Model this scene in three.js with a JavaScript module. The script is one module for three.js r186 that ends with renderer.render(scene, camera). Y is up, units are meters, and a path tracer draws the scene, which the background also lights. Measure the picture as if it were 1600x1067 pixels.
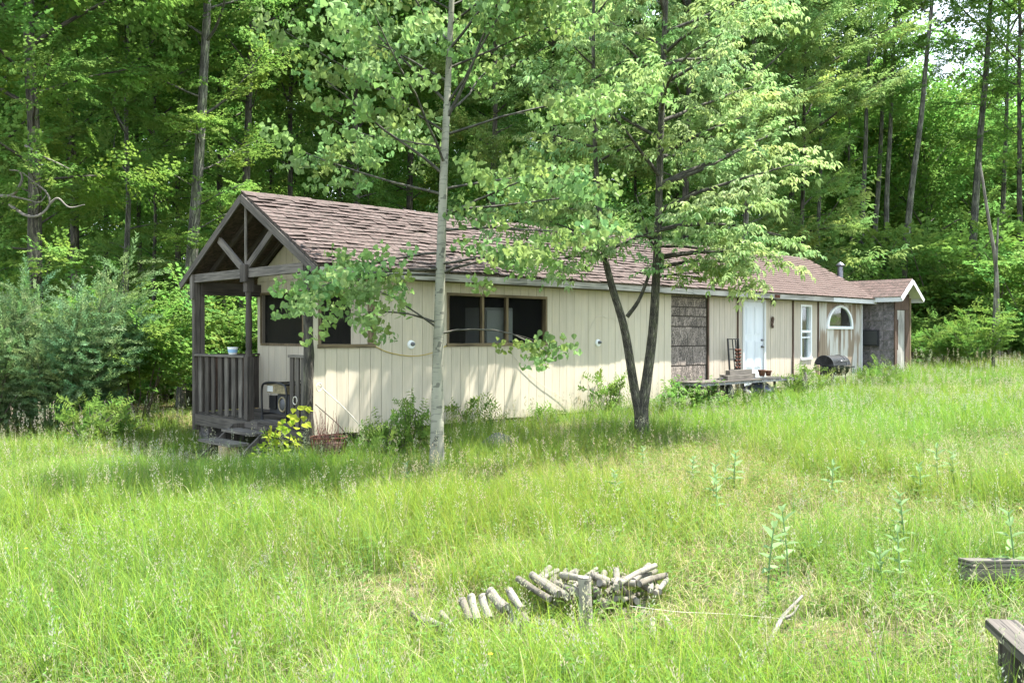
import * as THREE from 'three';
import { mergeGeometries } from 'three/addons/utils/BufferGeometryUtils.js';

// ---------------------------------------------------------------- camera, sky, sun, exposure
const scene = new THREE.Scene();
const F = 1398, CX = 800, HY = 523, CAM = 1.7;               // the photograph: focal length in pixels, centre, horizon row, eye height
const camera = new THREE.PerspectiveCamera(2 * Math.atan(533.5 / F) * 180 / Math.PI, 1600 / 1067, 0.1, 900);
camera.position.set(0, CAM, 0);
camera.rotation.x = -Math.atan((533.5 - HY) / F);
scene.add(camera);
const renderer = new THREE.WebGLRenderer({ antialias: true });
renderer.toneMapping = THREE.LinearToneMapping;
renderer.toneMappingExposure = 4.1;
renderer.shadowMap.enabled = true;
{
  const W = 256, H = 128, a = new Float32Array(W * H * 4);
  for (let j = 0; j < H; j++) {
    const el = ((j + 0.5) / H - 0.5) * Math.PI, k = Math.pow(Math.max(0, Math.sin(el)), 0.55);
    for (let i = 0; i < W; i++) {
      const o = (j * W + i) * 4;
      const c = el >= 0 ? [0.78 - 0.38 * k, 0.82 - 0.29 * k, 0.86 - 0.16 * k] : [0.2, 0.22, 0.2];
      a[o] = c[0]; a[o + 1] = c[1]; a[o + 2] = c[2]; a[o + 3] = 1;
    }
  }
  const t = new THREE.DataTexture(a, W, H, THREE.RGBAFormat, THREE.FloatType);
  t.mapping = THREE.EquirectangularReflectionMapping; t.magFilter = THREE.LinearFilter; t.needsUpdate = true;
  scene.background = t; scene.environment = t;
}
const SUN_EL = 66 * Math.PI / 180;
const sun = new THREE.DirectionalLight(new THREE.Color(1, 0.965, 0.9), 5.0);
sun.name = 'sun';
sun.position.set(0.97 * Math.cos(SUN_EL) * 60, Math.sin(SUN_EL) * 60, -0.243 * Math.cos(SUN_EL) * 60);
sun.target.position.set(0, 0, -14); sun.position.z -= 14;
sun.castShadow = true; sun.shadow.mapSize.set(4096, 4096);
Object.assign(sun.shadow.camera, { left: -45, right: 45, top: 45, bottom: -45, near: 1, far: 180 });
scene.add(sun, sun.target);

// ---------------------------------------------------------------- helpers
const { sin, cos, PI, max, min, abs, floor, sqrt, hypot, pow } = Math;
function rng(s) { return () => { s |= 0; s = s + 0x6D2B79F5 | 0; let t = Math.imul(s ^ s >>> 15, 1 | s); t = t + Math.imul(t ^ t >>> 7, 61 | t) ^ t; return ((t ^ t >>> 14) >>> 0) / 4294967296; }; }
let R = rng(7);
const rr = (a, b) => a + (b - a) * R();
const V = (x, y, z) => new THREE.Vector3(x, y, z);
const lerp = (a, b, t) => a + (b - a) * t;
const sstep = (a, b, x) => { const t = min(1, max(0, (x - a) / (b - a))); return t * t * (3 - 2 * t); };
const hash = (x, y, s = 0) => { let h = Math.imul(x | 0, 374761393) + Math.imul(y | 0, 668265263) + Math.imul(s | 0, 974634211); h = Math.imul(h ^ h >>> 13, 1274126177); return ((h ^ h >>> 16) >>> 0) / 4294967296; };
function noise(x, y, s = 0, wx = 0, wy = 0) {                // value noise, tileable when wx / wy are given
  const m = (a, w) => w ? ((a % w) + w) % w : a;
  const i = floor(x), j = floor(y), u = x - i, v = y - j, p = u * u * (3 - 2 * u), q = v * v * (3 - 2 * v);
  return lerp(lerp(hash(m(i, wx), m(j, wy), s), hash(m(i + 1, wx), m(j, wy), s), p), lerp(hash(m(i, wx), m(j + 1, wy), s), hash(m(i + 1, wx), m(j + 1, wy), s), p), q);
}
const fbm = (x, y, s, wx, wy, n = 4) => { let t = 0, a = 0.5, k = 1; for (let i = 0; i < n; i++) { t += a * noise(x * k, y * k, s + i, wx * k, wy * k); a /= 2; k *= 2; } return t / (1 - pow(0.5, n)); };
const taken = {};
const numbered = (n) => { const k = taken[n] = (taken[n] ?? -1) + 1; return k ? n + '_' + String(k).padStart(3, '0') : n; };
function put(name, geo, mat, parent) { const m = new THREE.Mesh(geo, mat); m.name = name; m.castShadow = m.receiveShadow = true; parent.add(m); return m; }
function tag(o, label, category, group) { o.userData.label = label; o.userData.category = category; if (group) o.userData.group = group; return o; }
function thing(name, label, category, group) { const g = new THREE.Group(); g.name = numbered(name); scene.add(g); return tag(g, label, category, group); }
function solo(name, geo, mat, label, category, group) { return tag(put(numbered(name), geo, mat, scene), label, category, group); }
function structure(name, geo, mat) { const m = put(name, geo, mat, scene); m.userData.kind = 'structure'; return m; }
const stuff = (o) => { o.userData.kind = 'stuff'; return o; };

function metreUV(g, ox = 0, oy = 0, along = 'v') {           // uv in metres, by the way each face points; texture v runs along the longest way
  const p = g.attributes.position, n = g.attributes.normal, uv = new Float32Array(p.count * 2);
  for (let i = 0; i < p.count; i++) {
    const x = p.getX(i), y = p.getY(i), z = p.getZ(i), ax = abs(n.getX(i)), ay = abs(n.getY(i)), az = abs(n.getZ(i));
    let a, b;
    if (ax >= ay && ax >= az) { a = z; b = y; } else if (ay >= az) { a = x; b = z; } else { a = x; b = y; }
    if (along === 'x') { [a, b] = ay >= ax && ay >= az ? [z, x] : ax >= az ? [z, y] : [y, x]; }
    if (along === 'z') { [a, b] = ay >= ax && ay >= az ? [x, z] : ax >= az ? [y, z] : [x, y]; }
    uv[2 * i] = a + ox; uv[2 * i + 1] = b + oy;
  }
  g.setAttribute('uv', new THREE.BufferAttribute(uv, 2));
  return g;
}
function box(w, h, d, x = 0, y = 0, z = 0, along = 'v') {
  const g = new THREE.BoxGeometry(w, h, d); g.translate(x, y, z);
  return metreUV(g, R() * 3, R() * 3, along);
}
function span(x0, x1, y0, y1, z0, z1, along) { return box(x1 - x0, y1 - y0, z1 - z0, (x0 + x1) / 2, (y0 + y1) / 2, (z0 + z1) / 2, along); }
function bar(a, b, w, h) {                                   // a squared timber from a to b
  const d = b.clone().sub(a), L = d.length(), g = new THREE.BoxGeometry(w, L, h);
  metreUV(g, R() * 3, R() * 3);
  const m = new THREE.Matrix4().makeRotationFromQuaternion(new THREE.Quaternion().setFromUnitVectors(V(0, 1, 0), d.normalize()));
  m.setPosition(a.clone().add(b).multiplyScalar(0.5));
  return g.applyMatrix4(m);
}
function tube(pts, rad, sides = 7, cap = true) {             // tapered tube through points
  const n = pts.length, pos = [], nor = [], uv = [], idx = [];
  let ref = V(0.31, 0.05, 0.95), len = 0;
  for (let i = 0; i < n; i++) {
    const t = pts[min(n - 1, i + 1)].clone().sub(pts[max(0, i - 1)]).normalize();
    const u = ref.clone().cross(t); if (u.lengthSq() < 1e-4) u.set(1, 0, 0).cross(t);
    u.normalize(); const v = t.clone().cross(u);
    const r = typeof rad === 'function' ? rad(i / (n - 1)) : rad[i];
    if (i) len += pts[i].distanceTo(pts[i - 1]);
    for (let k = 0; k <= sides; k++) {
      const a = k / sides * 2 * PI, c = cos(a), s = sin(a);
      const nx = u.x * c + v.x * s, ny = u.y * c + v.y * s, nz = u.z * c + v.z * s;
      pos.push(pts[i].x + nx * r, pts[i].y + ny * r, pts[i].z + nz * r); nor.push(nx, ny, nz); uv.push(k / sides * 2 * PI * max(r, 0.02), len);
    }
    ref = v;
  }
  for (let i = 0; i < n - 1; i++) for (let k = 0; k < sides; k++) { const a = i * (sides + 1) + k, b = a + sides + 1; idx.push(a, a + 1, b, b, a + 1, b + 1); }
  if (cap) for (const e of [0, n - 1]) {
    const c0 = pos.length / 3, t = e ? pts[n - 1].clone().sub(pts[n - 2]).normalize() : pts[0].clone().sub(pts[1]).normalize();
    pos.push(pts[e].x, pts[e].y, pts[e].z); nor.push(t.x, t.y, t.z); uv.push(0, 0);
    for (let k = 0; k <= sides; k++) { const q = e * (sides + 1) + k; pos.push(pos[3 * q], pos[3 * q + 1], pos[3 * q + 2]); nor.push(t.x, t.y, t.z); uv.push(0.02 * cos(k), 0.02 * sin(k)); }
    for (let k = 0; k < sides; k++) e ? idx.push(c0, c0 + 1 + k, c0 + 2 + k) : idx.push(c0, c0 + 2 + k, c0 + 1 + k);
  }
  const g = new THREE.BufferGeometry();
  g.setAttribute('position', new THREE.Float32BufferAttribute(pos, 3)); g.setAttribute('normal', new THREE.Float32BufferAttribute(nor, 3)); g.setAttribute('uv', new THREE.Float32BufferAttribute(uv, 2));
  g.setIndex(idx); return g;
}
const lathe = (prof, seg = 20) => { const g = new THREE.LatheGeometry(prof.map(([r, y]) => new THREE.Vector2(r, y)), seg); return g; };
const merge = (l) => mergeGeometries(l.map((g) => g.index ? g.toNonIndexed() : g));
const curve = (l, n) => new THREE.CatmullRomCurve3(l).getPoints(n);
// a pixel of the photograph and a depth in metres give a point
const P = (px, py, d) => V((px - CX) / F * d, CAM + (HY - py) / F * d, -d);

// ground height: a meadow that rises gently to the right and to the wood
const G = (x, z) => {                                      // far back the wooded land climbs
  const d = min(-z, 60), q = min(max(x, -30), 30);
  return 0.0244 * q + 0.0162 * d - 0.131 + 14 * sstep(62, 150, -z) - 0.1 * Math.exp(-((x + 4.4) ** 2 + (z + 12.6) ** 2) / 1.8) + 0.10 * (noise(x * 0.23 + 40, z * 0.23 + 40, 3) - 0.5) + 0.05 * (noise(x * 0.9 + 90, z * 0.9 + 90, 5) - 0.5);
};

// ---------------------------------------------------------------- textures and materials
function tex(n, fn, srgb = true) {
  const a = new Uint8Array(n * n * 4);
  for (let j = 0; j < n; j++) for (let i = 0; i < n; i++) { const c = fn(i / n, j / n), o = (j * n + i) * 4; for (let k = 0; k < 3; k++) a[o + k] = max(0, min(255, (Array.isArray(c) ? c[k] : c) * 255)); a[o + 3] = 255; }
  const t = new THREE.DataTexture(a, n, n); t.wrapS = t.wrapT = THREE.RepeatWrapping; t.magFilter = THREE.LinearFilter; t.minFilter = THREE.LinearMipmapLinearFilter; t.generateMipmaps = true;
  if (srgb) t.colorSpace = THREE.SRGBColorSpace; t.needsUpdate = true; return t;
}
const rep = (t, x, y) => { const c = t.clone(); c.repeat.set(x, y); c.needsUpdate = true; return c; };
// grey grain maps (multiplied with each material's own colour)
const T = {};
T.wood = tex(512, (u, v) => {                                 // grain along v
  const w = fbm(u * 4, v * 2, 60, 4, 2, 3), g = fbm(u * 48 + w * 3, v * 3, 11, 48, 3, 3), f = fbm(u * 128, v * 8, 17, 128, 8, 2), b = fbm(u * 4, v * 4, 71, 4, 4, 4);
  const k = 0.55 + 0.28 * g + 0.2 * f - (g < 0.33 ? 0.22 : 0) + (b - 0.5) * 0.35; return [k, k * 0.985, k * 0.96];
});
T.paint = tex(512, (u, v) => {                                // painted rough-sawn ply
  const g = fbm(u * 96, v * 6, 21, 96, 6, 2), b = fbm(u * 5, v * 4, 23, 5, 4, 5), s = fbm(u * 40, v * 2, 27, 40, 2, 3);
  const k = 0.88 + 0.07 * (g - 0.5) + 0.1 * (b - 0.5) - max(0, s - 0.66) * 0.35; return [k, k * (0.995 - 0.03 * max(0, b - 0.5)), k * (0.985 - 0.08 * max(0, b - 0.5))];
});
T.peel = tex(512, (u, v) => {                                 // white wash flaking off brown ply
  const b = fbm(u * 4, v * 3, 31, 4, 3, 5), s = fbm(u * 36, v * 3, 33, 36, 3, 3), k = sstep(0.44, 0.62, b * 0.75 + s * 0.35);
  const c = fbm(u * 64, v * 8, 35, 64, 8, 2) * 0.15; return [lerp(0.82, 0.60, k) + c, lerp(0.81, 0.53, k) + c, lerp(0.78, 0.45, k) + c].map((x) => x - 0.06);
});
T.shake = tex(512, (u, v) => {                                // pressed shake siding, flecked
  const g = fbm(u * 90, v * 9, 41, 90, 9, 2), f = hash(floor(u * 170), floor(v * 40), 5), b = fbm(u * 5, v * 5, 43, 5, 5, 3);
  const k = 0.5 + 0.5 * (g - 0.5) + (f > 0.72 ? 0.22 : 0) + (f < 0.25 ? -0.2 : 0) + 0.3 * (b - 0.5); return [k, k * 0.97, k * 0.95];
});
T.grit = tex(512, (u, v) => { const f = hash(floor(u * 512), floor(v * 512), 9), b = fbm(u * 8, v * 8, 47, 8, 8, 4), m = fbm(u * 24, v * 24, 49, 24, 24, 3); const k = 0.66 + 0.26 * (f - 0.5) + 0.5 * (b - 0.5) + 0.25 * (m - 0.5); return [k, k * (1 - 0.08 * (b - 0.4)), k]; });
T.bark = tex(512, (u, v) => {                                 // furrowed bark, u around, v up
  const w = fbm(u * 5, v * 5, 51, 5, 5, 3) * 2.2, g = abs(fbm(u * 14 + w, v * 4, 53, 14, 4, 3) - 0.5) * 2, f = fbm(u * 60, v * 40, 55, 60, 40, 2), b = fbm(u * 3, v * 3, 57, 3, 3, 4);
  const k = 0.32 + 0.75 * pow(g, 0.7) * 0.8 + 0.25 * (f - 0.5) + 0.25 * (b - 0.5), m = sstep(0.55, 0.7, b); return [k, k * (1 + 0.05 * m), k * (0.95 - 0.05 * m)];
});
T.aspen = tex(512, (u, v) => {                                // smooth grey bark with dark eyes and fine cross lines
  const b = fbm(u * 3, v * 6, 61, 3, 6, 4), l = fbm(u * 6, v * 70, 63, 6, 70, 2), e = fbm(u * 5, v * 16, 65, 5, 16, 2);
  let k = 0.76 + 0.24 * (b - 0.5) + (l < 0.3 ? -0.12 : 0) + (e > 0.78 ? -0.22 : 0); return [k, k * 1.0, k * 0.93];
});
T.soil = tex(512, (u, v) => {
  const b = fbm(u * 6, v * 6, 81, 6, 6, 5), f = fbm(u * 90, v * 90, 83, 90, 90, 2), s = fbm(u * 24, v * 24, 85, 24, 24, 3);
  const k = sstep(0.4, 0.62, b); return [lerp(0.42, 0.55, k) + (f - 0.5) * 0.4 + (s - 0.5) * 0.2, lerp(0.46, 0.49, k) + (f - 0.5) * 0.4 + (s - 0.5) * 0.2, lerp(0.22, 0.36, k) + (f - 0.5) * 0.3];
});
const lin = (r, g, b) => new THREE.Color().setRGB(r, g, b);
const std = (c, rough, map, rx = 1, ry = 1, extra = {}) => new THREE.MeshStandardMaterial({ color: lin(...c), roughness: rough, ...(map ? { map: rep(map, rx, ry) } : {}), ...extra });
const grey = [0, 1, 2].map((i) => std([[0.135, 0.118, 0.102], [0.19, 0.17, 0.15], [0.095, 0.08, 0.068]][i], 0.9, T.wood, 1.6, 0.8, { bumpMap: rep(T.wood, 1.6, 0.8), bumpScale: 0.003 }));
const siding = [0, 1, 2].map((i) => std([[0.655, 0.585, 0.46], [0.67, 0.60, 0.475], [0.64, 0.57, 0.445]][i], 0.75, T.paint, 1.3, 0.7, { bumpMap: rep(T.paint, 1.3, 0.7), bumpScale: 0.002 }));
const M = {
  backing: std([0.2, 0.17, 0.13], 0.95),
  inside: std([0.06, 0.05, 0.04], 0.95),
  underside: std([0.16, 0.13, 0.10], 0.95, T.wood, 1, 0.5),
  whitePaint: std([0.78, 0.79, 0.80], 0.55, T.paint, 1, 0.5),
  oldWhite: std([0.55, 0.535, 0.51], 0.85, T.wood, 1.2, 0.6),
  doorWhite: std([0.80, 0.84, 0.90], 0.35, T.paint, 0.4, 0.3),
  vinyl: std([0.82, 0.83, 0.84], 0.35),
  brownTrim: std([0.14, 0.085, 0.06], 0.85, T.wood, 2, 0.8),
  tanFrame: std([0.25, 0.19, 0.11], 0.85, T.wood, 2, 0.8),
  peel: std([0.75, 0.73, 0.72], 0.85, T.peel, 0.7, 0.35),
  shake: std([0.70, 0.61, 0.535], 0.95, T.shake, 1.1, 1.1, { bumpMap: rep(T.shake, 1.1, 1.1), bumpScale: 0.006 }),
  shedSkin: [0, 1, 2].map((i) => std([[0.33, 0.30, 0.29], [0.37, 0.335, 0.325], [0.29, 0.265, 0.255]][i], 0.95, T.grit, 2, 2)),
  steel: std([0.5, 0.5, 0.5], 0.4, T.grit, 3, 3, { metalness: 0.9 }),
  galv: std([0.45, 0.47, 0.5], 0.5, T.grit, 3, 3, { metalness: 0.7 }),
  blackMetal: std([0.022, 0.022, 0.025], 0.42, T.grit, 4, 4),
  blackDull: std([0.02, 0.02, 0.022], 0.8),
  rust: std([0.22, 0.075, 0.035], 0.95, T.grit, 3, 3),
  clay: std([0.30, 0.13, 0.07], 0.85, T.grit, 3, 3),
  bag: std([0.07, 0.075, 0.11], 0.35),
  rock: std([0.34, 0.32, 0.30], 0.95, T.grit, 1.5, 1.5, { bumpMap: rep(T.grit, 1.5, 1.5), bumpScale: 0.01 }),
  bark: [0, 1, 2].map((i) => std([[0.25, 0.22, 0.185], [0.42, 0.40, 0.36], [0.20, 0.175, 0.15]][i], 0.95, T.bark, 1.6, 0.8, { bumpMap: rep(T.bark, 1.6, 0.8), bumpScale: 0.02 })),
  boxElderBark: std([0.26, 0.235, 0.20], 0.95, T.bark, 3.0, 2.2, { bumpMap: rep(T.bark, 3.0, 2.2), bumpScale: 0.02 }),
  aspenLimb: std([0.24, 0.225, 0.19], 0.9, T.bark, 3, 2),
  aspen: std([0.43, 0.42, 0.375], 0.8, T.aspen, 2, 0.9),
  twig: std([0.12, 0.10, 0.075], 0.9),
  deadwood: std([0.30, 0.275, 0.245], 0.9, T.wood, 3, 1),
  log: [0, 1, 2].map((i) => std([[0.29, 0.26, 0.24], [0.36, 0.33, 0.305], [0.215, 0.185, 0.165]][i], 0.95, T.aspen, 3, 2.5, { bumpMap: rep(T.bark, 6, 5), bumpScale: 0.004 })),
  cutWood: std([0.50, 0.38, 0.24], 0.9, T.wood, 6, 6),
  glass: new THREE.MeshPhysicalMaterial({ color: lin(0.9, 0.95, 0.93), roughness: 0.04, transmission: 1, thickness: 0, ior: 1.5 }),
  screen: std([0.035, 0.036, 0.036], 0.6),
  mesh: new THREE.MeshPhysicalMaterial({ color: lin(0.6, 0.61, 0.6), roughness: 0.08, transmission: 0.99, thickness: 0, ior: 1.04, specularIntensity: 0.1 }),
  cord: std([0.45, 0.33, 0.06], 0.6),
  wire: std([0.5, 0.46, 0.38], 0.8),
};
M.shingle = [0, 1, 2, 3, 4].map((i) => std([[0.165, 0.118, 0.096], [0.178, 0.129, 0.107], [0.15, 0.106, 0.087], [0.17, 0.121, 0.1], [0.193, 0.144, 0.122]][i], 0.95, T.grit, 2.5, 2.5));
M.newShingle = [0, 1, 2].map((i) => std([[0.19, 0.125, 0.1], [0.18, 0.117, 0.094], [0.2, 0.134, 0.109]][i], 0.95, T.grit, 2.5, 2.5));
const leafMat = (r, g, b, tr = 0.42, coat = 0) => new THREE.MeshPhysicalMaterial({ color: lin(r, g, b), roughness: 1, specularIntensity: 0, transmission: tr, thickness: 0, side: THREE.DoubleSide, vertexColors: true, ...(coat ? { clearcoat: coat, clearcoatRoughness: 0.45 } : {}) });
const L = {
  aspen: leafMat(0.19, 0.30, 0.10, 0.45, 0.25), boxElder: leafMat(0.275, 0.395, 0.16, 0.5, 0.25), maple: leafMat(0.158, 0.288, 0.07, 0.48),
  willow: leafMat(0.155, 0.25, 0.115, 0.32), ash: leafMat(0.21, 0.335, 0.115, 0.5), weed: leafMat(0.16, 0.26, 0.06, 0.42), grape: leafMat(0.29, 0.37, 0.05, 0.5),
  grass: leafMat(0.93, 0.94, 0.9, 0.45), milkweed: leafMat(0.21, 0.32, 0.14, 0.35), litter: leafMat(0.22, 0.16, 0.09, 0.2),
};

// ---------------------------------------------------------------- leaves
class Leaves {                                               // collects leaf-shaped faces
  constructor() { this.p = []; this.c = []; this.col = null; }
  flush() { while (this.c.length < this.p.length) this.c.push(this.col); }   // colour of what was added since
  leaf(at, dir, up, len, wid, fold = 0.25, droop = 0.15, kind = 'oval') {
    const d = dir.clone().normalize(), s = d.clone().cross(up); if (s.lengthSq() < 1e-5) s.set(1, 0, 0); s.normalize(); const n = s.clone().cross(d).normalize();
    const pt = (a, b, h) => V(at.x + d.x * a * len + s.x * b * wid + n.x * h, at.y + d.y * a * len + s.y * b * wid + n.y * h, at.z + d.z * a * len + s.z * b * wid + n.z * h);
    const f = fold * wid, g = -droop * len;
    const shape = { oval: [[0.45, 0.5]], heart: [[0.12, 0.40], [0.42, 0.5]], long: [[0.3, 0.5], [0.65, 0.4]], star: [[0.2, 0.5], [0.4, 0.25], [0.62, 0.42]] }[kind];
    const a = pt(0, 0, 0), tip = pt(1, 0, g);
    for (const k of [1, -1]) {
      let prev = a;
      const mid = pt(0.45, 0, g * 0.3);
      for (const [x, w] of shape) { const q = pt(x, w * k, f * w * 2 + g * x * x); this.tri(mid, prev, q, k); prev = q; }
      this.tri(mid, prev, tip, k);
    }
  }
  tri(a, b, c, k = 1) { if (k > 0) this.p.push(a, b, c); else this.p.push(a, c, b); }
  blade(at, dir, h, w, bend, seg = 3) {                      // a grass blade bending over towards dir
    const s = V(-dir.z, 0, dir.x); let l, r;
    for (let i = 0; i <= seg; i++) {
      const t = i / seg, y = h * (t - 0.28 * bend * t * t * t), o = h * bend * t * t * 0.75, ww = w * (1 - pow(t, 1.6)) * 0.5;
      const c = V(at.x + dir.x * o, at.y + y, at.z + dir.z * o), l2 = c.clone().addScaledVector(s, ww), r2 = c.clone().addScaledVector(s, -ww);
      if (i) { if (i < seg) this.p.push(l, r, r2, l, r2, l2); else this.p.push(l, r, c); }
      l = l2; r = r2;
    }
  }
  build() {
    const a = new Float32Array(this.p.length * 3); this.p.forEach((q, i) => { a[3 * i] = q.x; a[3 * i + 1] = q.y; a[3 * i + 2] = q.z; });
    const g = new THREE.BufferGeometry(); g.setAttribute('position', new THREE.BufferAttribute(a, 3)); g.computeVertexNormals();
    if (this.col) { this.flush(); const c = new Float32Array(this.p.length * 3); this.c.forEach((q, i) => { c[3 * i] = q[0]; c[3 * i + 1] = q[1]; c[3 * i + 2] = q[2]; }); g.setAttribute('color', new THREE.BufferAttribute(c, 3)); }
    return g;
  }
}
function spray(seed, n, len, make) { R = rng(seed); const b = new Leaves(); for (let i = 0; i < n; i++) make(b, i, n, len); return b.build(); }
const S = {};
S.maple = spray(11, 30, 0.62, (b, i, n, len) => {            // flat layered fan
  const t = pow((i + R()) / n, 0.8), side = i % 2 ? 1 : -1, off = rr(0, 0.24) * (1 - 0.45 * t);
  b.leaf(V(t * len, rr(-0.05, 0.03) - 0.06 * t, side * off), V(rr(0.2, 1), rr(-0.45, 0.1), side * rr(0.2, 1)), V(rr(-0.4, 0.4), 1, rr(-0.4, 0.4)), rr(0.075, 0.115), rr(0.07, 0.11), 0.2, 0.15, 'star');
});
S.far = spray(13, 20, 0.9, (b, i, n, len) => {
  const t = pow((i + R()) / n, 0.8), side = i % 2 ? 1 : -1, off = rr(0, 0.38) * (1 - 0.4 * t);
  b.leaf(V(t * len, rr(-0.12, 0.08) - 0.1 * t, side * off), V(rr(0.2, 1), rr(-0.5, 0.2), side * rr(0.2, 1)), V(rr(-0.6, 0.6), 1, rr(-0.6, 0.6)), rr(0.12, 0.19), rr(0.1, 0.16), 0.2, 0.15, 'oval');
});
S.aspen = spray(17, 24, 0.4, (b, i, n, len) => {             // hanging, fluttering heart-shaped leaves
  const t = (i + R()) / n, a = R() * 6.28, q = rr(0.03, 0.13);
  b.leaf(V(t * len, rr(-0.06, 0.05) + sin(a) * q * 0.6, cos(a) * q), V(rr(-0.5, 0.8), rr(-1, -0.05), rr(-0.8, 0.8)), V(rr(-1, 1), rr(-0.2, 1), rr(-1, 1)), rr(0.06, 0.088), rr(0.054, 0.08), 0.12, 0.1, 'heart');
});
S.boxElder = spray(19, 13, 0.42, (b, i, n, len) => {         // drooping compound leaves: five leaflets each
  const t = (i + R()) / n, a = R() * 6.28, o = V(cos(a) * 0.7 + 0.4, rr(-0.35, 0.35), sin(a)).normalize(), base = V(t * len, rr(-0.04, 0.04), 0);
  const L0 = rr(0.1, 0.17), end = base.clone().addScaledVector(o, L0); end.y -= 0.03;
  const side = V(-o.z, 0, o.x).normalize();
  for (const [k, f, w] of [[0, 1, 1], [1, 0.95, 0.85], [-1, 0.95, 0.85], [1, 0.5, 0.8], [-1, 0.5, 0.8]]) {
    const p = base.clone().lerp(end, f), d = o.clone().multiplyScalar(k ? 0.55 : 1).addScaledVector(side, k * 0.9); d.y -= rr(0.35, 0.95);
    b.leaf(p, d, V(rr(-0.3, 0.3), 1, rr(-0.3, 0.3)), rr(0.075, 0.105) * w, rr(0.028, 0.042) * w, 0.25, 0.2, 'long');
  }
});
S.ash = spray(23, 9, 0.6, (b, i, n, len) => {                // as above, coarser, for trees farther off
  const t = (i + R()) / n, a = R() * 6.28, o = V(cos(a) * 0.7 + 0.4, rr(-0.35, 0.3), sin(a)).normalize(), base = V(t * len, rr(-0.06, 0.06), 0), end = base.clone().addScaledVector(o, 0.22), side = V(-o.z, 0, o.x).normalize();
  for (const [k, f] of [[0, 1], [1, 0.8], [-1, 0.8], [1, 0.35], [-1, 0.35]]) { const d = o.clone().multiplyScalar(k ? 0.6 : 1).addScaledVector(side, k * 0.9); d.y -= rr(0.2, 0.8); b.leaf(base.clone().lerp(end, f), d, V(rr(-0.4, 0.4), 1, rr(-0.4, 0.4)), rr(0.11, 0.15), rr(0.05, 0.065), 0.2, 0.2, 'oval'); }
});
S.willow = spray(29, 40, 0.42, (b, i, n, len) => {           // small narrow leaves all round an upright shoot
  const t = (i + R()) / n, a = i * 2.4 + R();
  b.leaf(V(t * len, rr(-0.01, 0.01), 0), V(rr(0.5, 1.1), cos(a) * 0.8, sin(a) * 0.8), V(rr(-1, 1), rr(-1, 1), rr(-1, 1)), rr(0.05, 0.075), rr(0.017, 0.026), 0.2, 0.1, 'oval');
});
S.weed = spray(31, 22, 0.3, (b, i, n, len) => {
  const t = (i + R()) / n, a = i * 2.1 + R();
  b.leaf(V(t * len, 0, 0), V(rr(0.1, 0.7), cos(a) - 0.1, sin(a)), V(1, 0.2, 0), rr(0.045, 0.08), rr(0.02, 0.034), 0.25, 0.3, 'oval');
});
S.grape = spray(37, 14, 0.34, (b, i, n, len) => {
  const t = (i + R()) / n, a = R() * 6.28;
  b.leaf(V(t * len, rr(-0.04, 0.06), rr(-0.1, 0.1)), V(cos(a), rr(-0.5, 0.2), sin(a)), V(rr(-0.4, 0.4), 1, rr(-0.4, 0.4)), rr(0.06, 0.1), rr(0.06, 0.095), 0.15, 0.15, 'heart');
});

const _m = new THREE.Matrix4(), _q = new THREE.Quaternion(), _s = new THREE.Vector3();
function crownMesh(name, geo, mat, spots, parent, tone = 0.25) {
  const im = new THREE.InstancedMesh(geo, mat, spots.length), c = new THREE.Color();
  spots.forEach(([p, d, sc], i) => {
    const x = d.clone().normalize(), y = V(rr(-0.35, 0.35), 1, rr(-0.35, 0.35)); y.addScaledVector(x, -y.dot(x)).normalize(); const z = x.clone().cross(y);
    _m.makeBasis(x, y, z); if (R() < 0.5) { _m.makeBasis(x, y, z.negate()); _m.makeBasis(x, y, x.clone().cross(y)); }
    _q.setFromRotationMatrix(_m); _m.compose(p, _q, _s.setScalar(sc)); im.setMatrixAt(i, _m);
    const k = 1 + rr(-tone, tone); im.setColorAt(i, c.setRGB(k * rr(0.85, 1.2), k, k * rr(0.8, 1.1)));
  });
  im.name = name; im.castShadow = im.receiveShadow = true; parent.add(im); stuff(im); return im;
}
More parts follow.
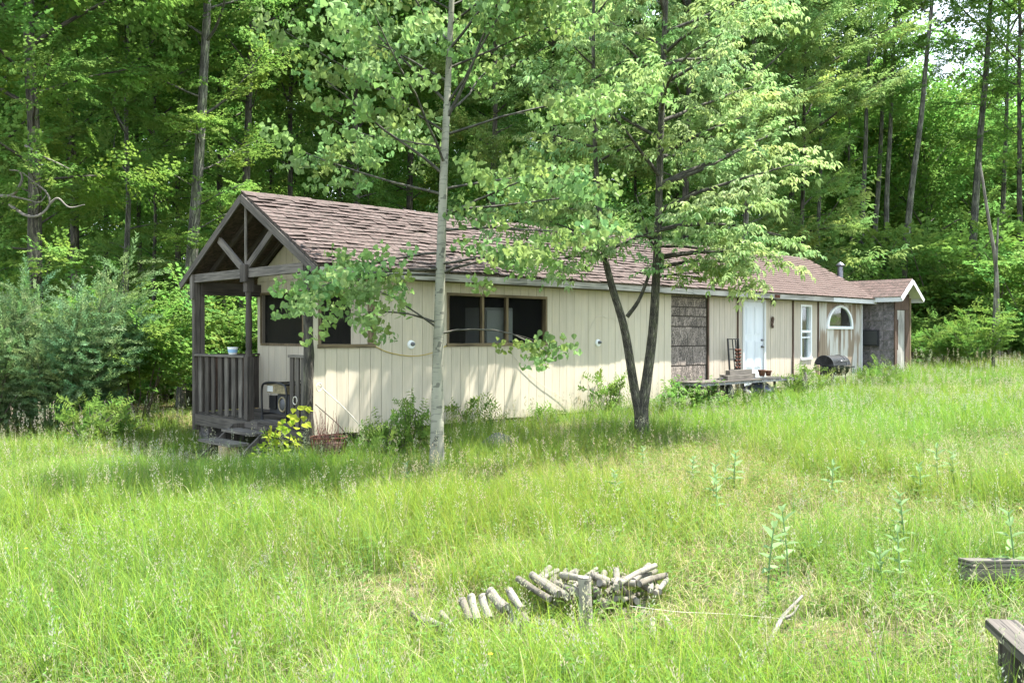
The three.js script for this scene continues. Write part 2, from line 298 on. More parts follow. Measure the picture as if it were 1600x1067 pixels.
// a limb with side twigs; adds its tube(s) to wood and its leaf sprays to spots
function limb(from, dir, len, r, wood, spots, o) {
  const n = 6, pts = [from.clone()], d = dir.clone().normalize(), p = from.clone();
  for (let i = 1; i <= n; i++) {
    d.x += rr(-0.16, 0.16); d.z += rr(-0.16, 0.16); d.y += rr(-0.1, 0.1) + o.bend / n; d.normalize();
    p.addScaledVector(d, len / n); pts.push(p.clone());
  }
  wood.push(tube(pts, (t) => r * (1 - 0.85 * t) + 0.003, r > 0.03 ? 6 : 4, false));
  const twigs = max(3, Math.round(len * o.twigs));
  for (let k = 0; k < twigs; k++) {
    const t = lerp(o.bare, 1, (k + R()) / twigs), i = min(n - 1, floor(t * n)), q = pts[i].clone().lerp(pts[i + 1], t * n - i);
    const ax = pts[i + 1].clone().sub(pts[i]).normalize(), a = R() * 6.28, side = V(cos(a), rr(-0.25, 0.4), sin(a)), td = ax.multiplyScalar(0.7).add(side).normalize();
    const tl = o.twig * rr(0.5, 1.25) * (1 - 0.35 * t) * min(1, 0.35 + len * 0.35), e = q.clone().addScaledVector(td, tl); e.y -= tl * o.hang;
    if (o.twigWood && R() < o.twigWood) wood.push(tube([q, q.clone().lerp(e, 0.5).add(V(0, 0.03 * tl, 0)), e], (s) => max(0.0025, r * 0.22 * (1 - s * 0.7)), 3, false));
    const m = max(1, Math.round(tl / o.step));
    for (let j = 0; j < m; j++) { const c = q.clone().lerp(e, (j + rr(0.3, 1)) / m); c.x += rr(-1, 1) * o.loose; c.y += rr(-1, 1) * o.loose; c.z += rr(-1, 1) * o.loose; const a2 = R() * 6.28; spots.push([c, td.clone().add(V(cos(a2) * 0.8, rr(-0.4, 0.3), sin(a2) * 0.8)), rr(0.75, 1.25) * o.size]); }
  }
  return pts;
}
const pick = (pts, h) => { for (let i = 0; i < pts.length - 1; i++) if (pts[i + 1].y >= h) return pts[i].clone().lerp(pts[i + 1], max(0, (h - pts[i].y) / max(1e-6, pts[i + 1].y - pts[i].y))); return pts[pts.length - 1].clone(); };
function trunkPts(x, z, H, lx, lz, wob) { const y0 = G(x, z) - 0.08, l = []; for (let i = 0; i <= 9; i++) { const t = i / 9; l.push(V(x + lx * t + (i ? rr(-1, 1) * wob : 0), y0 + H * t, z + lz * t + (i ? rr(-1, 1) * wob : 0))); } return curve(l, 22); }

// leafy branches grown once along +x and then set round many trunks: wood and leaves of the same shape
function growBranch(seed, len, r, geo, o, up = 0.3) {
  R = rng(seed); const wood = [], spots = [];
  limb(V(0, 0, 0), V(1, up, 0), len, r, wood, spots, o);
  const src = geo.attributes.position.array, n = src.length / 3, pos = new Float32Array(spots.length * n * 3), col = new Float32Array(spots.length * n * 3), v = V(0, 0, 0);
  spots.forEach(([p, d, sc], i) => {
    const x = d.clone().normalize(), y = V(rr(-0.35, 0.35), 1, rr(-0.35, 0.35)); y.addScaledVector(x, -y.dot(x)).normalize(); _m.makeBasis(x, y, x.clone().cross(y)); _q.setFromRotationMatrix(_m); _m.compose(p, _q, _s.setScalar(sc));
    const k = rr(0.78, 1.22), c = [k * rr(0.85, 1.2), k, k * rr(0.8, 1.1)];
    for (let j = 0; j < n; j++) { v.set(src[3 * j], src[3 * j + 1], src[3 * j + 2]).applyMatrix4(_m); const q = (i * n + j) * 3; pos[q] = v.x; pos[q + 1] = v.y; pos[q + 2] = v.z; col[q] = c[0]; col[q + 1] = c[1]; col[q + 2] = c[2]; }
  });
  const g = new THREE.BufferGeometry(); g.setAttribute('position', new THREE.BufferAttribute(pos, 3)); g.setAttribute('color', new THREE.BufferAttribute(col, 3)); g.computeVertexNormals();
  return { wood: merge(wood), leaves: g, len, sprays: spots.length };
}
const BF = { bend: 0.1, twigs: 5, bare: 0.18, twig: 1.15, hang: 0.16, step: 0.27, loose: 0.16, size: 1, twigWood: 0.15 };
const B = {
  maple: [1, 2, 3].map((i) => growBranch(2000 + i, 3, 0.04, S.maple, BF)),
  ash: [1, 2, 3].map((i) => growBranch(2010 + i, 3, 0.04, S.ash, { ...BF, hang: 0.32, bend: -0.15, step: 0.24 })),
  far: [1, 2].map((i) => growBranch(2020 + i, 3, 0.04, S.far, { ...BF, step: 0.36, loose: 0.3 })),
  sapling: [1, 2].map((i) => growBranch(2030 + i, 3, 0.016, S.maple, { ...BF, bend: -0.5, twigs: 5.5, twig: 0.75, size: 0.8, step: 0.22, loose: 0.06, bare: 0.36 }, 2.5)),
  bush: [1, 2].map((i) => growBranch(2040 + i, 3, 0.02, S.maple, { ...BF, bend: -0.6, twigs: 4.5, twig: 0.9, size: 1, bare: 0.05 }, 2.2)),
  ashBush: [1, 2].map((i) => growBranch(2050 + i, 4, 0.02, S.ash, { ...BF, bend: -0.6, twigs: 4.5, twig: 0.9, hang: 0.3, bare: 0.05 }, 2.2)),
  willow: [1, 2].map((i) => growBranch(2060 + i, 3, 0.02, S.willow, { ...BF, bend: -0.35, twigs: 8, twig: 0.7, hang: 0, size: 1.15, step: 0.15, loose: 0.06, bare: 0.08 }, 2.2)),
};
function setBranches(parent, lib, bark, leaf, list, woodName, leafName) { // list of [position, direction, scale]
  const halves = lib.map((_, k) => list.filter((_2, i) => i % lib.length === k)), c = new THREE.Color();
  halves.forEach((l, k) => {
    if (!l.length) return;
    const a = new THREE.InstancedMesh(lib[k].wood, bark, l.length), f = new THREE.InstancedMesh(lib[k].leaves, leaf, l.length);
    l.forEach(([p, d, s], i) => {
      const x = d.clone().normalize(), y = V(rr(-0.4, 0.4), 1, rr(-0.4, 0.4)); y.addScaledVector(x, -y.dot(x)).normalize(); const z = x.clone().cross(y);
      _m.makeBasis(x, y, z); _q.setFromRotationMatrix(_m); _m.compose(p, _q, _s.set(s, s * rr(0.85, 1.1), s * rr(0.85, 1.15))); a.setMatrixAt(i, _m); f.setMatrixAt(i, _m);
      const t = rr(0.86, 1.14); f.setColorAt(i, c.setRGB(t * rr(0.9, 1.14), t, t * rr(0.85, 1.05))); leafCount += lib[k].sprays;
    });
    for (const [o, n] of [[a, woodName], [f, leafName]]) { o.name = n; o.castShadow = o.receiveShadow = true; parent.add(o); stuff(o); }
  });
}
// a forest tree: { x, z, H, r, lx, lz, base, R, limbs, lib, leaf, bark }
let leafCount = 0;
function tree(name, label, group, o) {
  R = rng(o.seed);
  const t = thing(name, label, 'tree', group), y0 = G(o.x, o.z); t.position.set(o.x, y0, o.z);
  const pts = trunkPts(o.x, o.z, o.H, o.lx ?? 0, o.lz ?? 0, o.wob ?? 0.05).map((p) => V(p.x - o.x, p.y - y0, p.z - o.z));
  put('trunk', tube(pts, (k) => o.r * (1.0 + 0.35 * pow(1 - k, 8)) * (1 - 0.82 * k), 9), o.bark, t);
  const list = [], n = o.limbs;
  for (let i = 0; i < n; i++) {
    const f = (i + R()) / n, h = lerp(o.base, o.H - 0.3, f), prof = sin(PI * min(1, 0.16 + 0.84 * pow(1 - f, 0.75))) * 0.68 + 0.32, a = i * 2.4 + rr(-0.5, 0.5) + o.seed;
    list.push([pick(pts, h), V(cos(a), lerp(-0.1, 0.9, f) + rr(-0.15, 0.25), sin(a)), max(0.35, o.R * prof * rr(0.75, 1.15) / 3)]);
  }
  setBranches(t, o.lib, o.bark, o.leaf, list, 'branches', 'crown');
}

// ---------------------------------------------------------------- the ground
{
  const xs = [], zs = [];
  for (let x = -300; x <= 300;) { xs.push(x); x += abs(x) < 22 ? 0.4 : abs(x) < 60 ? 3 : 24; }
  for (let z = 60; z >= -400;) { zs.push(z); z -= z < 4 && z > -32 ? 0.4 : z > -80 ? 3 : 24; }
  const pos = [], uv = [], idx = [], nx = xs.length;
  for (const z of zs) for (const x of xs) { pos.push(x, G(x, z), z); uv.push(x * 0.4, z * 0.4); }
  for (let j = 0; j < zs.length - 1; j++) for (let i = 0; i < nx - 1; i++) { const a = j * nx + i; idx.push(a, a + 1, a + nx, a + 1, a + nx + 1, a + nx); }
  const g = new THREE.BufferGeometry(); g.setAttribute('position', new THREE.Float32BufferAttribute(pos, 3)); g.setAttribute('uv', new THREE.Float32BufferAttribute(uv, 2)); g.setIndex(idx); g.computeVertexNormals();
  structure('ground', g, std([0.30, 0.32, 0.22], 1, T.soil, 1, 1));
}

// ---------------------------------------------------------------- the cabin: local x along the front wall, z out of it, origin at the porch corner
const CA = 43.6 * PI / 180, C0 = V(-2.78, 0, -12.3);
const world = (x, y, z) => V(C0.x + cos(CA) * x + sin(CA) * z, y, C0.z - sin(CA) * x + cos(CA) * z);
const gAt = (x, z) => { const w = world(x, 0, z); return G(w.x, w.z); };
const cabin = thing('cabin', 'long low cream cabin with brown shingled gable roof and a corner porch', 'cabin');
cabin.position.copy(C0); cabin.rotation.y = CA;
const W = 3.66, LEN = 16.7, BASE = 0.31, DECK = 0.41, RIDGE = 3.86, K = 0.57, OVER = 0.3, PORCH = 1.15;
const roofY = (z) => RIDGE - K * abs(z + W / 2);             // top of the roof boards

function cut(u0, u1, v0, v1, holes) {                         // rectangle less the holes, in rectangles
  const us = [u0, u1, ...holes.flatMap((h) => [h[0], h[1]])].filter((u) => u >= u0 && u <= u1).sort((a, b) => a - b), out = [];
  for (let i = 0; i < us.length - 1; i++) {
    if (us[i + 1] - us[i] < 1e-4) continue;
    const m = (us[i] + us[i + 1]) / 2; let v = v0;
    for (const h of holes.filter((q) => q[0] < m && q[1] > m).sort((a, b) => a[2] - b[2])) { if (h[2] > v) out.push([us[i], us[i + 1], v, min(v1, h[2])]); v = max(v, h[3]); }
    if (v < v1) out.push([us[i], us[i + 1], v, v1]);
  }
  return out;
}
// a wall in its own plane (u right, v up, w out): backing with holes, then one board after another
function wall(parent, at, turn, u0, u1, v0, v1, holes, o = {}) {
  const th = o.thick ?? 0.09;
  const m = put('wall', merge(cut(u0, u1, v0 + 0.01, v1, holes).map(([a, b, c, d]) => span(a, b, c, d, -th, 0))), o.back ?? M.backing, parent);
  m.position.copy(at); m.rotation.y = turn;
  const bw = o.board ?? 0.2, mats = o.mats ?? siding;
  for (let u = u0, i = 0; u < u1 - 0.01; u += bw, i++) {
    const e = min(u1, u + bw), dv = rr(-0.008, 0.008), mat = mats[floor(R() * mats.length)], w = rr(0.011, 0.015);
    const segs = []; const gap = i % 6 === 5 ? 0.006 : 0.003; for (const q of cut(u + 0.003, e - gap, v0 + dv, v1, holes)) { const l = segs[segs.length - 1]; segs.push(q); }
    for (const [a, b, c, d] of segs) if (b - a > 0.01 && d - c > 0.01) put('siding_board', span(a, b, c, d, 0.001, w), mat, m);
  }
  return m;
}
R = rng(101);
// front wall, main part, with the porch opening and the wide window
const WIN1 = [0.12, 1.06, 1.55, 2.33], WIN2 = [2.42, 4.67, 1.55, 2.36];
wall(cabin, V(0.04, 0, 0), 0, 0.0, 8.21, BASE, 2.8, [WIN1, WIN2].map((w) => [w[0] - 0.04, w[1] - 0.04, w[2], w[3]]), { board: 0.19 });
// shake panels between the two parts
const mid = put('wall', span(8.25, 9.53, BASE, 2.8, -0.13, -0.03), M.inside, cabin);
{
  const ys = [BASE, 0.66, 1.06, 1.46, 1.86, 2.07, 2.26, 2.46, 2.8];
  for (let i = 0; i < ys.length - 1; i++) { const s = rr(-0.2, 0.2); put('shake_panel', span(8.26, 8.87 + s, ys[i] + 0.02, ys[i + 1] - 0.004, -0.03, rr(-0.008, 0.0)), M.shake, mid); put('shake_panel', span(8.874 + s, 9.5, ys[i] + 0.02, ys[i + 1] - 0.004, -0.03, rr(-0.008, 0.0)), M.shake, mid); }
}
// second part with the door and the tall window
const DOOR = [10.94, 11.76, 0.45, 2.44], WIN3 = [13.46, 14.0, 1.13, 2.43];
const tan2 = [0, 1].map((i) => std([[0.64, 0.555, 0.45], [0.61, 0.53, 0.43]][i], 0.8, T.paint, 1.3, 0.7));
wall(cabin, V(0, 0, -0.01), 0, 9.56, 14.32, BASE, 2.8, [DOOR, WIN3], { board: 0.105, mats: tan2 });
const endWall = wall(cabin, V(0, 0, -0.01), 0, 14.32, LEN, BASE, 2.8, [[14.79, 16.08, 1.9, 2.44]], { board: 0.61, mats: [M.peel] });
// far gable and back walls
put('wall', span(LEN - 0.09, LEN, BASE, 2.75, -W + 0.1, -0.1), siding[2], cabin);
put('wall', span(PORCH, LEN, BASE, 2.7, -W, -W + 0.09), siding[2], cabin);
{
  const sh = new THREE.Shape([[-W, 2.75], [0, 2.75], [-W / 2, RIDGE - 0.1]].map(([z, y]) => new THREE.Vector2(-z, y)));
  const g = new THREE.ExtrudeGeometry(sh, { depth: 0.08, bevelEnabled: false }); g.rotateY(PI / 2); metreUV(g); g.translate(LEN - 0.09, 0, 0);
  put('gable', g, siding[2], cabin);
}
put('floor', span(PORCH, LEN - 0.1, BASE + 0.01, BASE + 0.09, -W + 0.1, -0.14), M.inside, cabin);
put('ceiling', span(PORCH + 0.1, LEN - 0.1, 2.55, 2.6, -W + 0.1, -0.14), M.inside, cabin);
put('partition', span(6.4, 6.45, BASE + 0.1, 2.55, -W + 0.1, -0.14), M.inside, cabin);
for (const x of [1.6, 3.6, 5.2, 7.2, 9.6, 12.2, 14.6, 16.3]) for (const z of [-0.35, -3.3]) { const g0 = gAt(x, z) - 0.1; put('pier', span(x - 0.2, x + 0.2, g0, BASE - 0.12, z - 0.2, z + 0.2), M.rock, cabin); }
for (const z of [-0.35, -3.3]) put('sill_beam', span(0.9, LEN - 0.2, BASE - 0.12, BASE - 0.005, z - 0.1, z + 0.1, 'x'), grey[2], cabin);
// inner porch wall at x = PORCH, faces the porch (-x): u runs along +z
{
  const PW = [0.16, 2.94, 1.555, 2.39];
  const m = wall(cabin, V(PORCH, 0, -W), -PI / 2, 0, W - 0.12, DECK, 2.62, [PW], { board: 0.2 });
  const top = (u) => roofY(-W + u) - 0.14;
  for (let u = 0.0, i = 0; u < W - 0.1; u += 0.2, i++) {
    const a = u + 0.004, b = min(W - 0.12, u + 0.196), pts = [[a, 2.625], [b, 2.625]]; if (a < W / 2 && b > W / 2) pts.push([b, top(b)], [W / 2, top(W / 2)], [a, top(a)]); else pts.push([b, top(b)], [a, top(a)]);
    const g = new THREE.ExtrudeGeometry(new THREE.Shape(pts.map((p) => new THREE.Vector2(...p))), { depth: 0.012, bevelEnabled: false }); metreUV(g, R(), R()); put('siding_board', g, siding[i % 3], m);
  }
  const f = put('window', merge([span(PW[0] - 0.03, PW[1] + 0.03, PW[2] - 0.04, PW[2], 0.0, 0.03), span(PW[0] - 0.03, PW[1] + 0.03, PW[3], PW[3] + 0.04, 0.0, 0.03), span(PW[0] - 0.04, PW[0], PW[2], PW[3], 0.0, 0.03), span(1.5, 1.55, PW[2], PW[3], -0.06, 0.01)]), M.tanFrame, cabin);
  f.position.copy(m.position); f.rotation.copy(m.rotation);
  put('insect_screen', span(PW[0], PW[1], PW[2], PW[3], -0.05, -0.046), M.mesh, f);
}
function windowSet(name, w, z, frameMat, mullions, paneMat, fw = 0.045) {
  const [a, b, c, d] = w, fr = put(name, merge([span(a - 0.01, b + 0.01, c - 0.035, c + 0.015, z - 0.1, z + 0.035, 'x'), span(a, b, d - fw, d, z - 0.1, z + 0.02, 'x'), span(a, a + fw, c + 0.015, d - fw, z - 0.1, z + 0.02), span(b - fw, b, c + 0.015, d - fw, z - 0.1, z + 0.02)]), frameMat, cabin);
  for (const x of mullions) put('mullion', span(x - 0.025, x + 0.025, c + 0.015, d - fw, z - 0.08, z - 0.01), frameMat, fr);
  if (paneMat) { const xs = [a + fw, ...mullions, b - fw]; for (let i = 0; i < xs.length - 1; i++) put('pane', span(xs[i] + (i ? 0.025 : 0), xs[i + 1] - (i < xs.length - 2 ? 0.025 : 0), c + 0.015, d - fw, z - 0.062, z - 0.058), paneMat, fr); }
  return fr;
}
windowSet('window', WIN1, 0.0, M.tanFrame, [], null);
windowSet('window', WIN2, 0.0, M.tanFrame, [3.2, 3.745], M.mesh);
{
  const [a, b, c, d] = WIN3, f = windowSet('window', WIN3, -0.005, M.vinyl, [], null, 0.05), y = 1.78;
  put('sash', merge([span(a + 0.05, b - 0.05, y - 0.03, y + 0.03, -0.07, 0.0), span(a + 0.05, b - 0.05, y - 0.16, y - 0.13, -0.06, -0.02)]), M.vinyl, f);
  put('pane', span(a + 0.05, b - 0.05, y + 0.03, d - 0.05, -0.056, -0.052), M.glass, f);
  put('pane', span(a + 0.05, b - 0.05, c + 0.016, y - 0.03, -0.076, -0.072), M.glass, f);
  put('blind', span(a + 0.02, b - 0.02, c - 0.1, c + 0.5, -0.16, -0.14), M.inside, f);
}
{ // half-round window
  const a = 14.75, b = 16.12, y0 = 1.91, h = 0.54, cx = (a + b) / 2, rx = (b - a) / 2;
  const arc = (k, lo) => { const s = new THREE.Shape(); s.moveTo(cx + rx * k, lo); for (let i = 0; i <= 28; i++) { const t = i / 28 * PI; s.lineTo(cx + rx * k * cos(t), y0 + h * k * sin(t)); } s.lineTo(cx - rx * k, lo); s.closePath(); return s; };
  const outer = arc(1, y0 - 0.06); outer.holes.push(arc(0.91, y0));
  const g = new THREE.ExtrudeGeometry(outer, { depth: 0.05, bevelEnabled: true, bevelSize: 0.006, bevelThickness: 0.006, bevelSegments: 1 }); g.translate(0, 0, 0.0); metreUV(g);
  const f = put('window', g, M.vinyl, cabin); f.userData.label = 'half-round window with white frame';
  const pg = new THREE.ExtrudeGeometry(arc(0.905, y0 + 0.001), { depth: 0.004, bevelEnabled: false }); pg.translate(0, 0, 0.03); put('pane', metreUV(pg), M.glass, f);
  const sp = new THREE.Shape([[14.76, 1.87], [16.11, 1.87], [16.11, 2.47], [14.76, 2.47]].map((q) => new THREE.Vector2(...q))); sp.holes.push(arc(0.95, y0 - 0.02)); const sg = new THREE.ExtrudeGeometry(sp, { depth: 0.014, bevelEnabled: false }); sg.translate(0, 0, -0.0065); put('window_surround', metreUV(sg), M.peel, cabin);
  put('seam_strip', span(15.46, 15.49, BASE + 0.2, y0 - 0.08, 0.004, 0.012), M.brownTrim, cabin);
}
{ // door
  const [a, b, c, d] = DOOR, f = put('door_frame', merge([span(a - 0.07, a - 0.003, c, d + 0.05, -0.02, 0.035), span(b + 0.003, b + 0.07, c, d + 0.05, -0.02, 0.035), span(a - 0.003, b + 0.003, d, d + 0.05, -0.02, 0.03), span(a - 0.07, b + 0.07, c - 0.05, c - 0.003, -0.04, 0.05)]), M.whitePaint, cabin);
  const leaf = put('door', span(a, b, c, d, -0.05, -0.005), M.doorWhite, cabin);
  for (const [u0, u1, v0, v1] of [[0.1, 0.37, 1.25, 1.88], [0.45, 0.72, 1.25, 1.88], [0.1, 0.37, 0.5, 1.12], [0.45, 0.72, 0.5, 1.12], [0.1, 0.72, 0.12, 0.4]]) put('door_panel', merge([span(a + u0, a + u1, c + v0, c + v1, -0.004, 0.002), span(a + u0 + 0.03, a + u1 - 0.03, c + v0 + 0.03, c + v1 - 0.03, 0.0025, 0.008)]), M.doorWhite, leaf);
  for (const y of [0.98, 1.13]) { const k = new THREE.SphereGeometry(y < 1 ? 0.032 : 0.024, 12, 8); k.translate(b - 0.07, c + y, 0.035); const r = new THREE.CylinderGeometry(0.014, 0.028, 0.05, 12); r.rotateX(PI / 2); r.translate(b - 0.07, c + y, 0.012); put(y < 1 ? 'knob' : 'lock', merge([k, r]), M.steel, leaf); }
}
// battens, fascia, corner boards
for (const [x, w] of [[9.545, 0.05], [10.68, 0.045], [13.08, 0.05], [14.31, 0.05]]) put('batten', span(x - w / 2, x + w / 2, BASE, 2.58, 0.006, 0.03), M.brownTrim, cabin);
put('corner_board', span(LEN - 0.05, LEN + 0.01, BASE, 2.6, 0.007, 0.03), M.whitePaint, cabin);
const fz = OVER, fTop = roofY(OVER) - 0.025;
for (const [a, b, m] of [[-0.02, 3.9, M.oldWhite], [3.903, 8.6, M.oldWhite], [8.603, 9.9, M.oldWhite], [9.903, 14.55, M.oldWhite], [14.553, LEN + 0.25, M.whitePaint]]) put('fascia_board', span(a, b, fTop - 0.105, fTop, fz - 0.035, fz - 0.005 + (m === M.whitePaint ? 0.002 : 0), 'x'), m, cabin);
put('rust_patch', span(11.75, 11.98, fTop - 0.09, fTop - 0.01, fz - 0.002, fz + 0.002), M.rust, cabin);
put('soffit', span(0, LEN + 0.2, fTop - 0.11, fTop - 0.095, 0.016, fz - 0.036, 'x'), M.underside, cabin);
// roof: two slopes of boards, then shingles
const slopeLen = hypot(1, K), roofA = Math.atan(K);
{
  const x0 = -0.06, x1 = LEN + 0.25, g = [];
  for (const s of [1, -1]) { const run = W / 2 + (s > 0 ? OVER : 0.36), l = run * slopeLen, b = new THREE.BoxGeometry(x1 - x0, 0.06, l); metreUV(b); b.translate(0, -0.03, l / 2); b.rotateX(roofA); if (s < 0) b.rotateY(PI); b.translate((x0 + x1) / 2, RIDGE, -W / 2); g.push(b); }
  const roof = put('roof', g[0], M.underside, cabin);
  const back = put('roof_slope', g[1], M.shingle[2], cabin);
  const tab = [0, 1, 2, 3].map((i) => { // thin tab, bent up a little at its lower edge
    const w = 0.298, l = 0.2, c = [0.003, 0.008, 0.013, 0.021][i], p = [], t = 0.005;
    const q = new THREE.BoxGeometry(w, t, l, 1, 1, 2); const a = q.attributes.position;
    for (let k = 0; k < a.count; k++) { const z = a.getZ(k) / l + 0.5, side = a.getX(k) / w; a.setY(k, a.getY(k) + z * 0.012 + c * pow(max(0, z - 0.35) / 0.65, 1.6) * (1 + 0.6 * side * (i % 2 ? 1 : -1))); }
    q.computeVertexNormals(); return metreUV(q, R(), R());
  });
  const rows = 19, exp = (W / 2 + OVER) * slopeLen / rows, rest = {}, mm = new THREE.Matrix4(), q = new THREE.Quaternion().setFromEuler(new THREE.Euler(roofA, 0, 0));
  let n = 0;
  R = rng(202);
  for (let r = 0; r < rows; r++) for (let u = x0 - 0.02 - (r % 2) * 0.152; u < x1 - 0.05; u += 0.305) {
    const old = u < 9.4, v = (r + 0.5) * exp + 0.02, uu = max(u, x0 - 0.02);
    const curl = old ? floor(R() * 4) : floor(R() * 1.3), wear = fbm(u * 0.8 + 5, r * 0.35, 91, 0, 0, 3);
    const mat = old ? M.shingle[min(4, floor(R() * 3 + wear * 3.2))] : M.newShingle[floor(R() * 3)];
    const lift = old ? rr(0.002, 0.01) : 0.003, yaw = old ? rr(-0.035, 0.035) : rr(-0.006, 0.006);
    const e = new THREE.Quaternion().setFromEuler(new THREE.Euler(rr(-0.01, 0.035) * (old ? 1 : 0.1), yaw, old ? rr(-0.02, 0.02) : 0));
    const c = V(uu + 0.149, 0, 0), down = v - 0.03 + (old ? rr(-0.012, 0.012) : rr(-0.003, 0.003));
    c.y = RIDGE - sin(roofA) * down + cos(roofA) * (lift + 0.004); c.z = -W / 2 + cos(roofA) * down + sin(roofA) * (lift + 0.004);
    mm.compose(c, q.clone().multiply(e), V(1, 1, exp / 0.127));
    if (old && R() < 0.012) continue;
    if (u < 4.75 && n < 300) { const s = put('shingle', tab[curl], mat, roof); s.applyMatrix4(mm); n++; }
    else (rest[mat.uuid] ??= { mat, l: [] }).l.push(tab[curl].clone().applyMatrix4(mm));
  }
  for (const { mat, l } of Object.values(rest)) stuff(put('shingles', merge(l), mat, roof));
  R = rng(203);
  for (let u = x0; u < x1 - 0.1; u += 0.3) { const c = []; for (const s of [1, -1]) { const b = new THREE.BoxGeometry(0.31, 0.006, 0.15); metreUV(b); b.translate(0, 0.012 + rr(0, 0.006), 0.075); b.rotateX(roofA); if (s < 0) b.rotateY(PI); b.translate(u + 0.15, RIDGE + 0.004, -W / 2); c.push(b); } put('ridge_cap', merge(c), M.shingle[floor(R() * 3)], roof); }
  // rake boards
  for (const x of [-0.09, x1]) for (const s of [1, -1]) {
    const run = W / 2 + (s > 0 ? OVER : 0.36), a = V(x, RIDGE - 0.09, -W / 2), b = V(x, RIDGE - 0.09 - run * K, -W / 2 + s * run); put('rake_board', bar(a, b, 0.03, 0.115), x < 1 ? grey[0] : M.whitePaint, cabin);
  }
  for (let x = 0.25; x < PORCH; x += 0.4) for (const s of [1, -1]) put('rafter', bar(V(x, RIDGE - 0.12, -W / 2), V(x, RIDGE - 0.12 - W / 2 * K, -W / 2 + s * W / 2), 0.04, 0.09), grey[2], cabin);
}
// porch
R = rng(303);
for (let i = 0; i < 8; i++) put('deck_board', span(0.0 + i * 0.144, 0.14 + i * 0.144, DECK - 0.035, DECK, -W + 0.04, -0.02, 'z'), grey[i % 3], cabin);
put('rim_joist', span(-0.045, -0.003, DECK - 0.2, DECK - 0.025, -W - 0.02, -1.42, 'z'), grey[0], cabin);
put('rim_joist', span(-0.045, -0.003, DECK - 0.23, DECK - 0.04, -1.415, 0.0, 'z'), grey[2], cabin);
for (const z of [-3.5, -1.83, -0.15]) put('joist', span(0.0, 1.1, DECK - 0.19, DECK - 0.04, z - 0.02, z + 0.02, 'x'), grey[2], cabin);
for (const z of [-3.45, -0.2]) put('pier', span(0.05, 0.4, gAt(0.2, z) - 0.1, DECK - 0.2, z - 0.18, z + 0.18), M.rock, cabin);
put('post', merge([span(-0.05, 0.05, 0.12, 2.56, -W, -W + 0.09), span(0.06, 0.13, DECK, 2.56, -W + 0.01, -W + 0.09)]), grey[0], cabin);
put('post', merge([span(-0.085, -0.05, 2.3, 2.7, -W - 0.01, -W + 0.09)]), grey[1], cabin);
{ // raw log post at the wall corner
  const pts = []; for (let i = 0; i <= 10; i++) pts.push(V(-0.02 + rr(-0.012, 0.012), 0.2 + 2.45 * i / 10, -0.02 + rr(-0.012, 0.012)));
  const p = put('post', tube(pts, (t) => 0.068 + 0.008 * sin(t * 17), 9), M.bark[2], cabin); p.userData.label = 'dark raw log corner post';
}
{ // turned post under the gable
  const z = -1.77, pr = [[0.055, 1.36], [0.062, 1.38], [0.045, 1.41], [0.056, 1.44], [0.038, 1.48], [0.05, 1.53], [0.045, 1.62], [0.052, 1.9], [0.043, 2.1], [0.04, 2.22], [0.055, 2.25], [0.04, 2.28], [0.058, 2.32], [0.05, 2.35]];
  put('turned_post', merge([span(-0.055, 0.055, DECK, 1.36, z - 0.055, z + 0.055), lathe(pr, 16).translate(0, 0, z), span(-0.06, 0.06, 2.35, 2.56, z - 0.06, z + 0.06), span(-0.1, -0.06, 2.5, 2.76, z - 0.09, z + 0.09)].map((g) => g)), grey[2], cabin);
}
put('tie_beam', span(-0.05, 0.04, 2.565, 2.7, -W + 0.092, -0.1, 'z'), grey[1], cabin);
put('eave_beam', span(0.06, PORCH - 0.01, 2.36, 2.57, -W + 0.1, -W + 0.14, 'x'), grey[2], cabin);
put('king_post', span(-0.03, 0.0, 2.705, RIDGE - 0.14, -W / 2 - 0.012, -W / 2 + 0.012), M.deadwood, cabin);
for (const s of [1, -1]) put('brace', bar(V(-0.03, 2.71, -W / 2 + s * 0.06), V(-0.03, RIDGE - 0.16 - 0.86 * K, -W / 2 + s * 0.86), 0.04, 0.11), grey[s > 0 ? 0 : 1], cabin);
const cap1 = put('rail_cap', span(-0.06, 0.06, 1.35, 1.385, -W + 0.092, -1.83, 'z'), grey[1], cabin);
for (let i = 0; i < 7; i++) { const z = -W + 0.2 + i * 0.235; put('baluster', span(-0.03, -0.008, DECK + 0.01 + rr(0, 0.02), 1.348, z, z + 0.1 + rr(0, 0.03)), grey[floor(R() * 3)], cabin); }
put('rail_cap', span(-0.05, 0.05, 1.38, 1.415, -0.52, -0.09, 'z'), grey[1], cabin);
for (let i = 0; i < 3; i++) put('baluster', span(-0.03, -0.006, DECK - 0.02, 1.378, -0.5 + i * 0.15, -0.4 + i * 0.15), grey[[2, 0, 0][i]], cabin);
for (let i = 0; i < 6; i++) put('back_board', span(0.135 + i * 0.168, 0.297 + i * 0.168, DECK + 0.01, 1.33 + rr(-0.01, 0.01), -W + 0.03, -W + 0.05), [grey[2], M.brownTrim, grey[2]][i % 3], cabin);
put('rail_cap', span(0.135, PORCH - 0.02, 1.345, 1.375, -W, -W + 0.09, 'x'), grey[2], cabin);
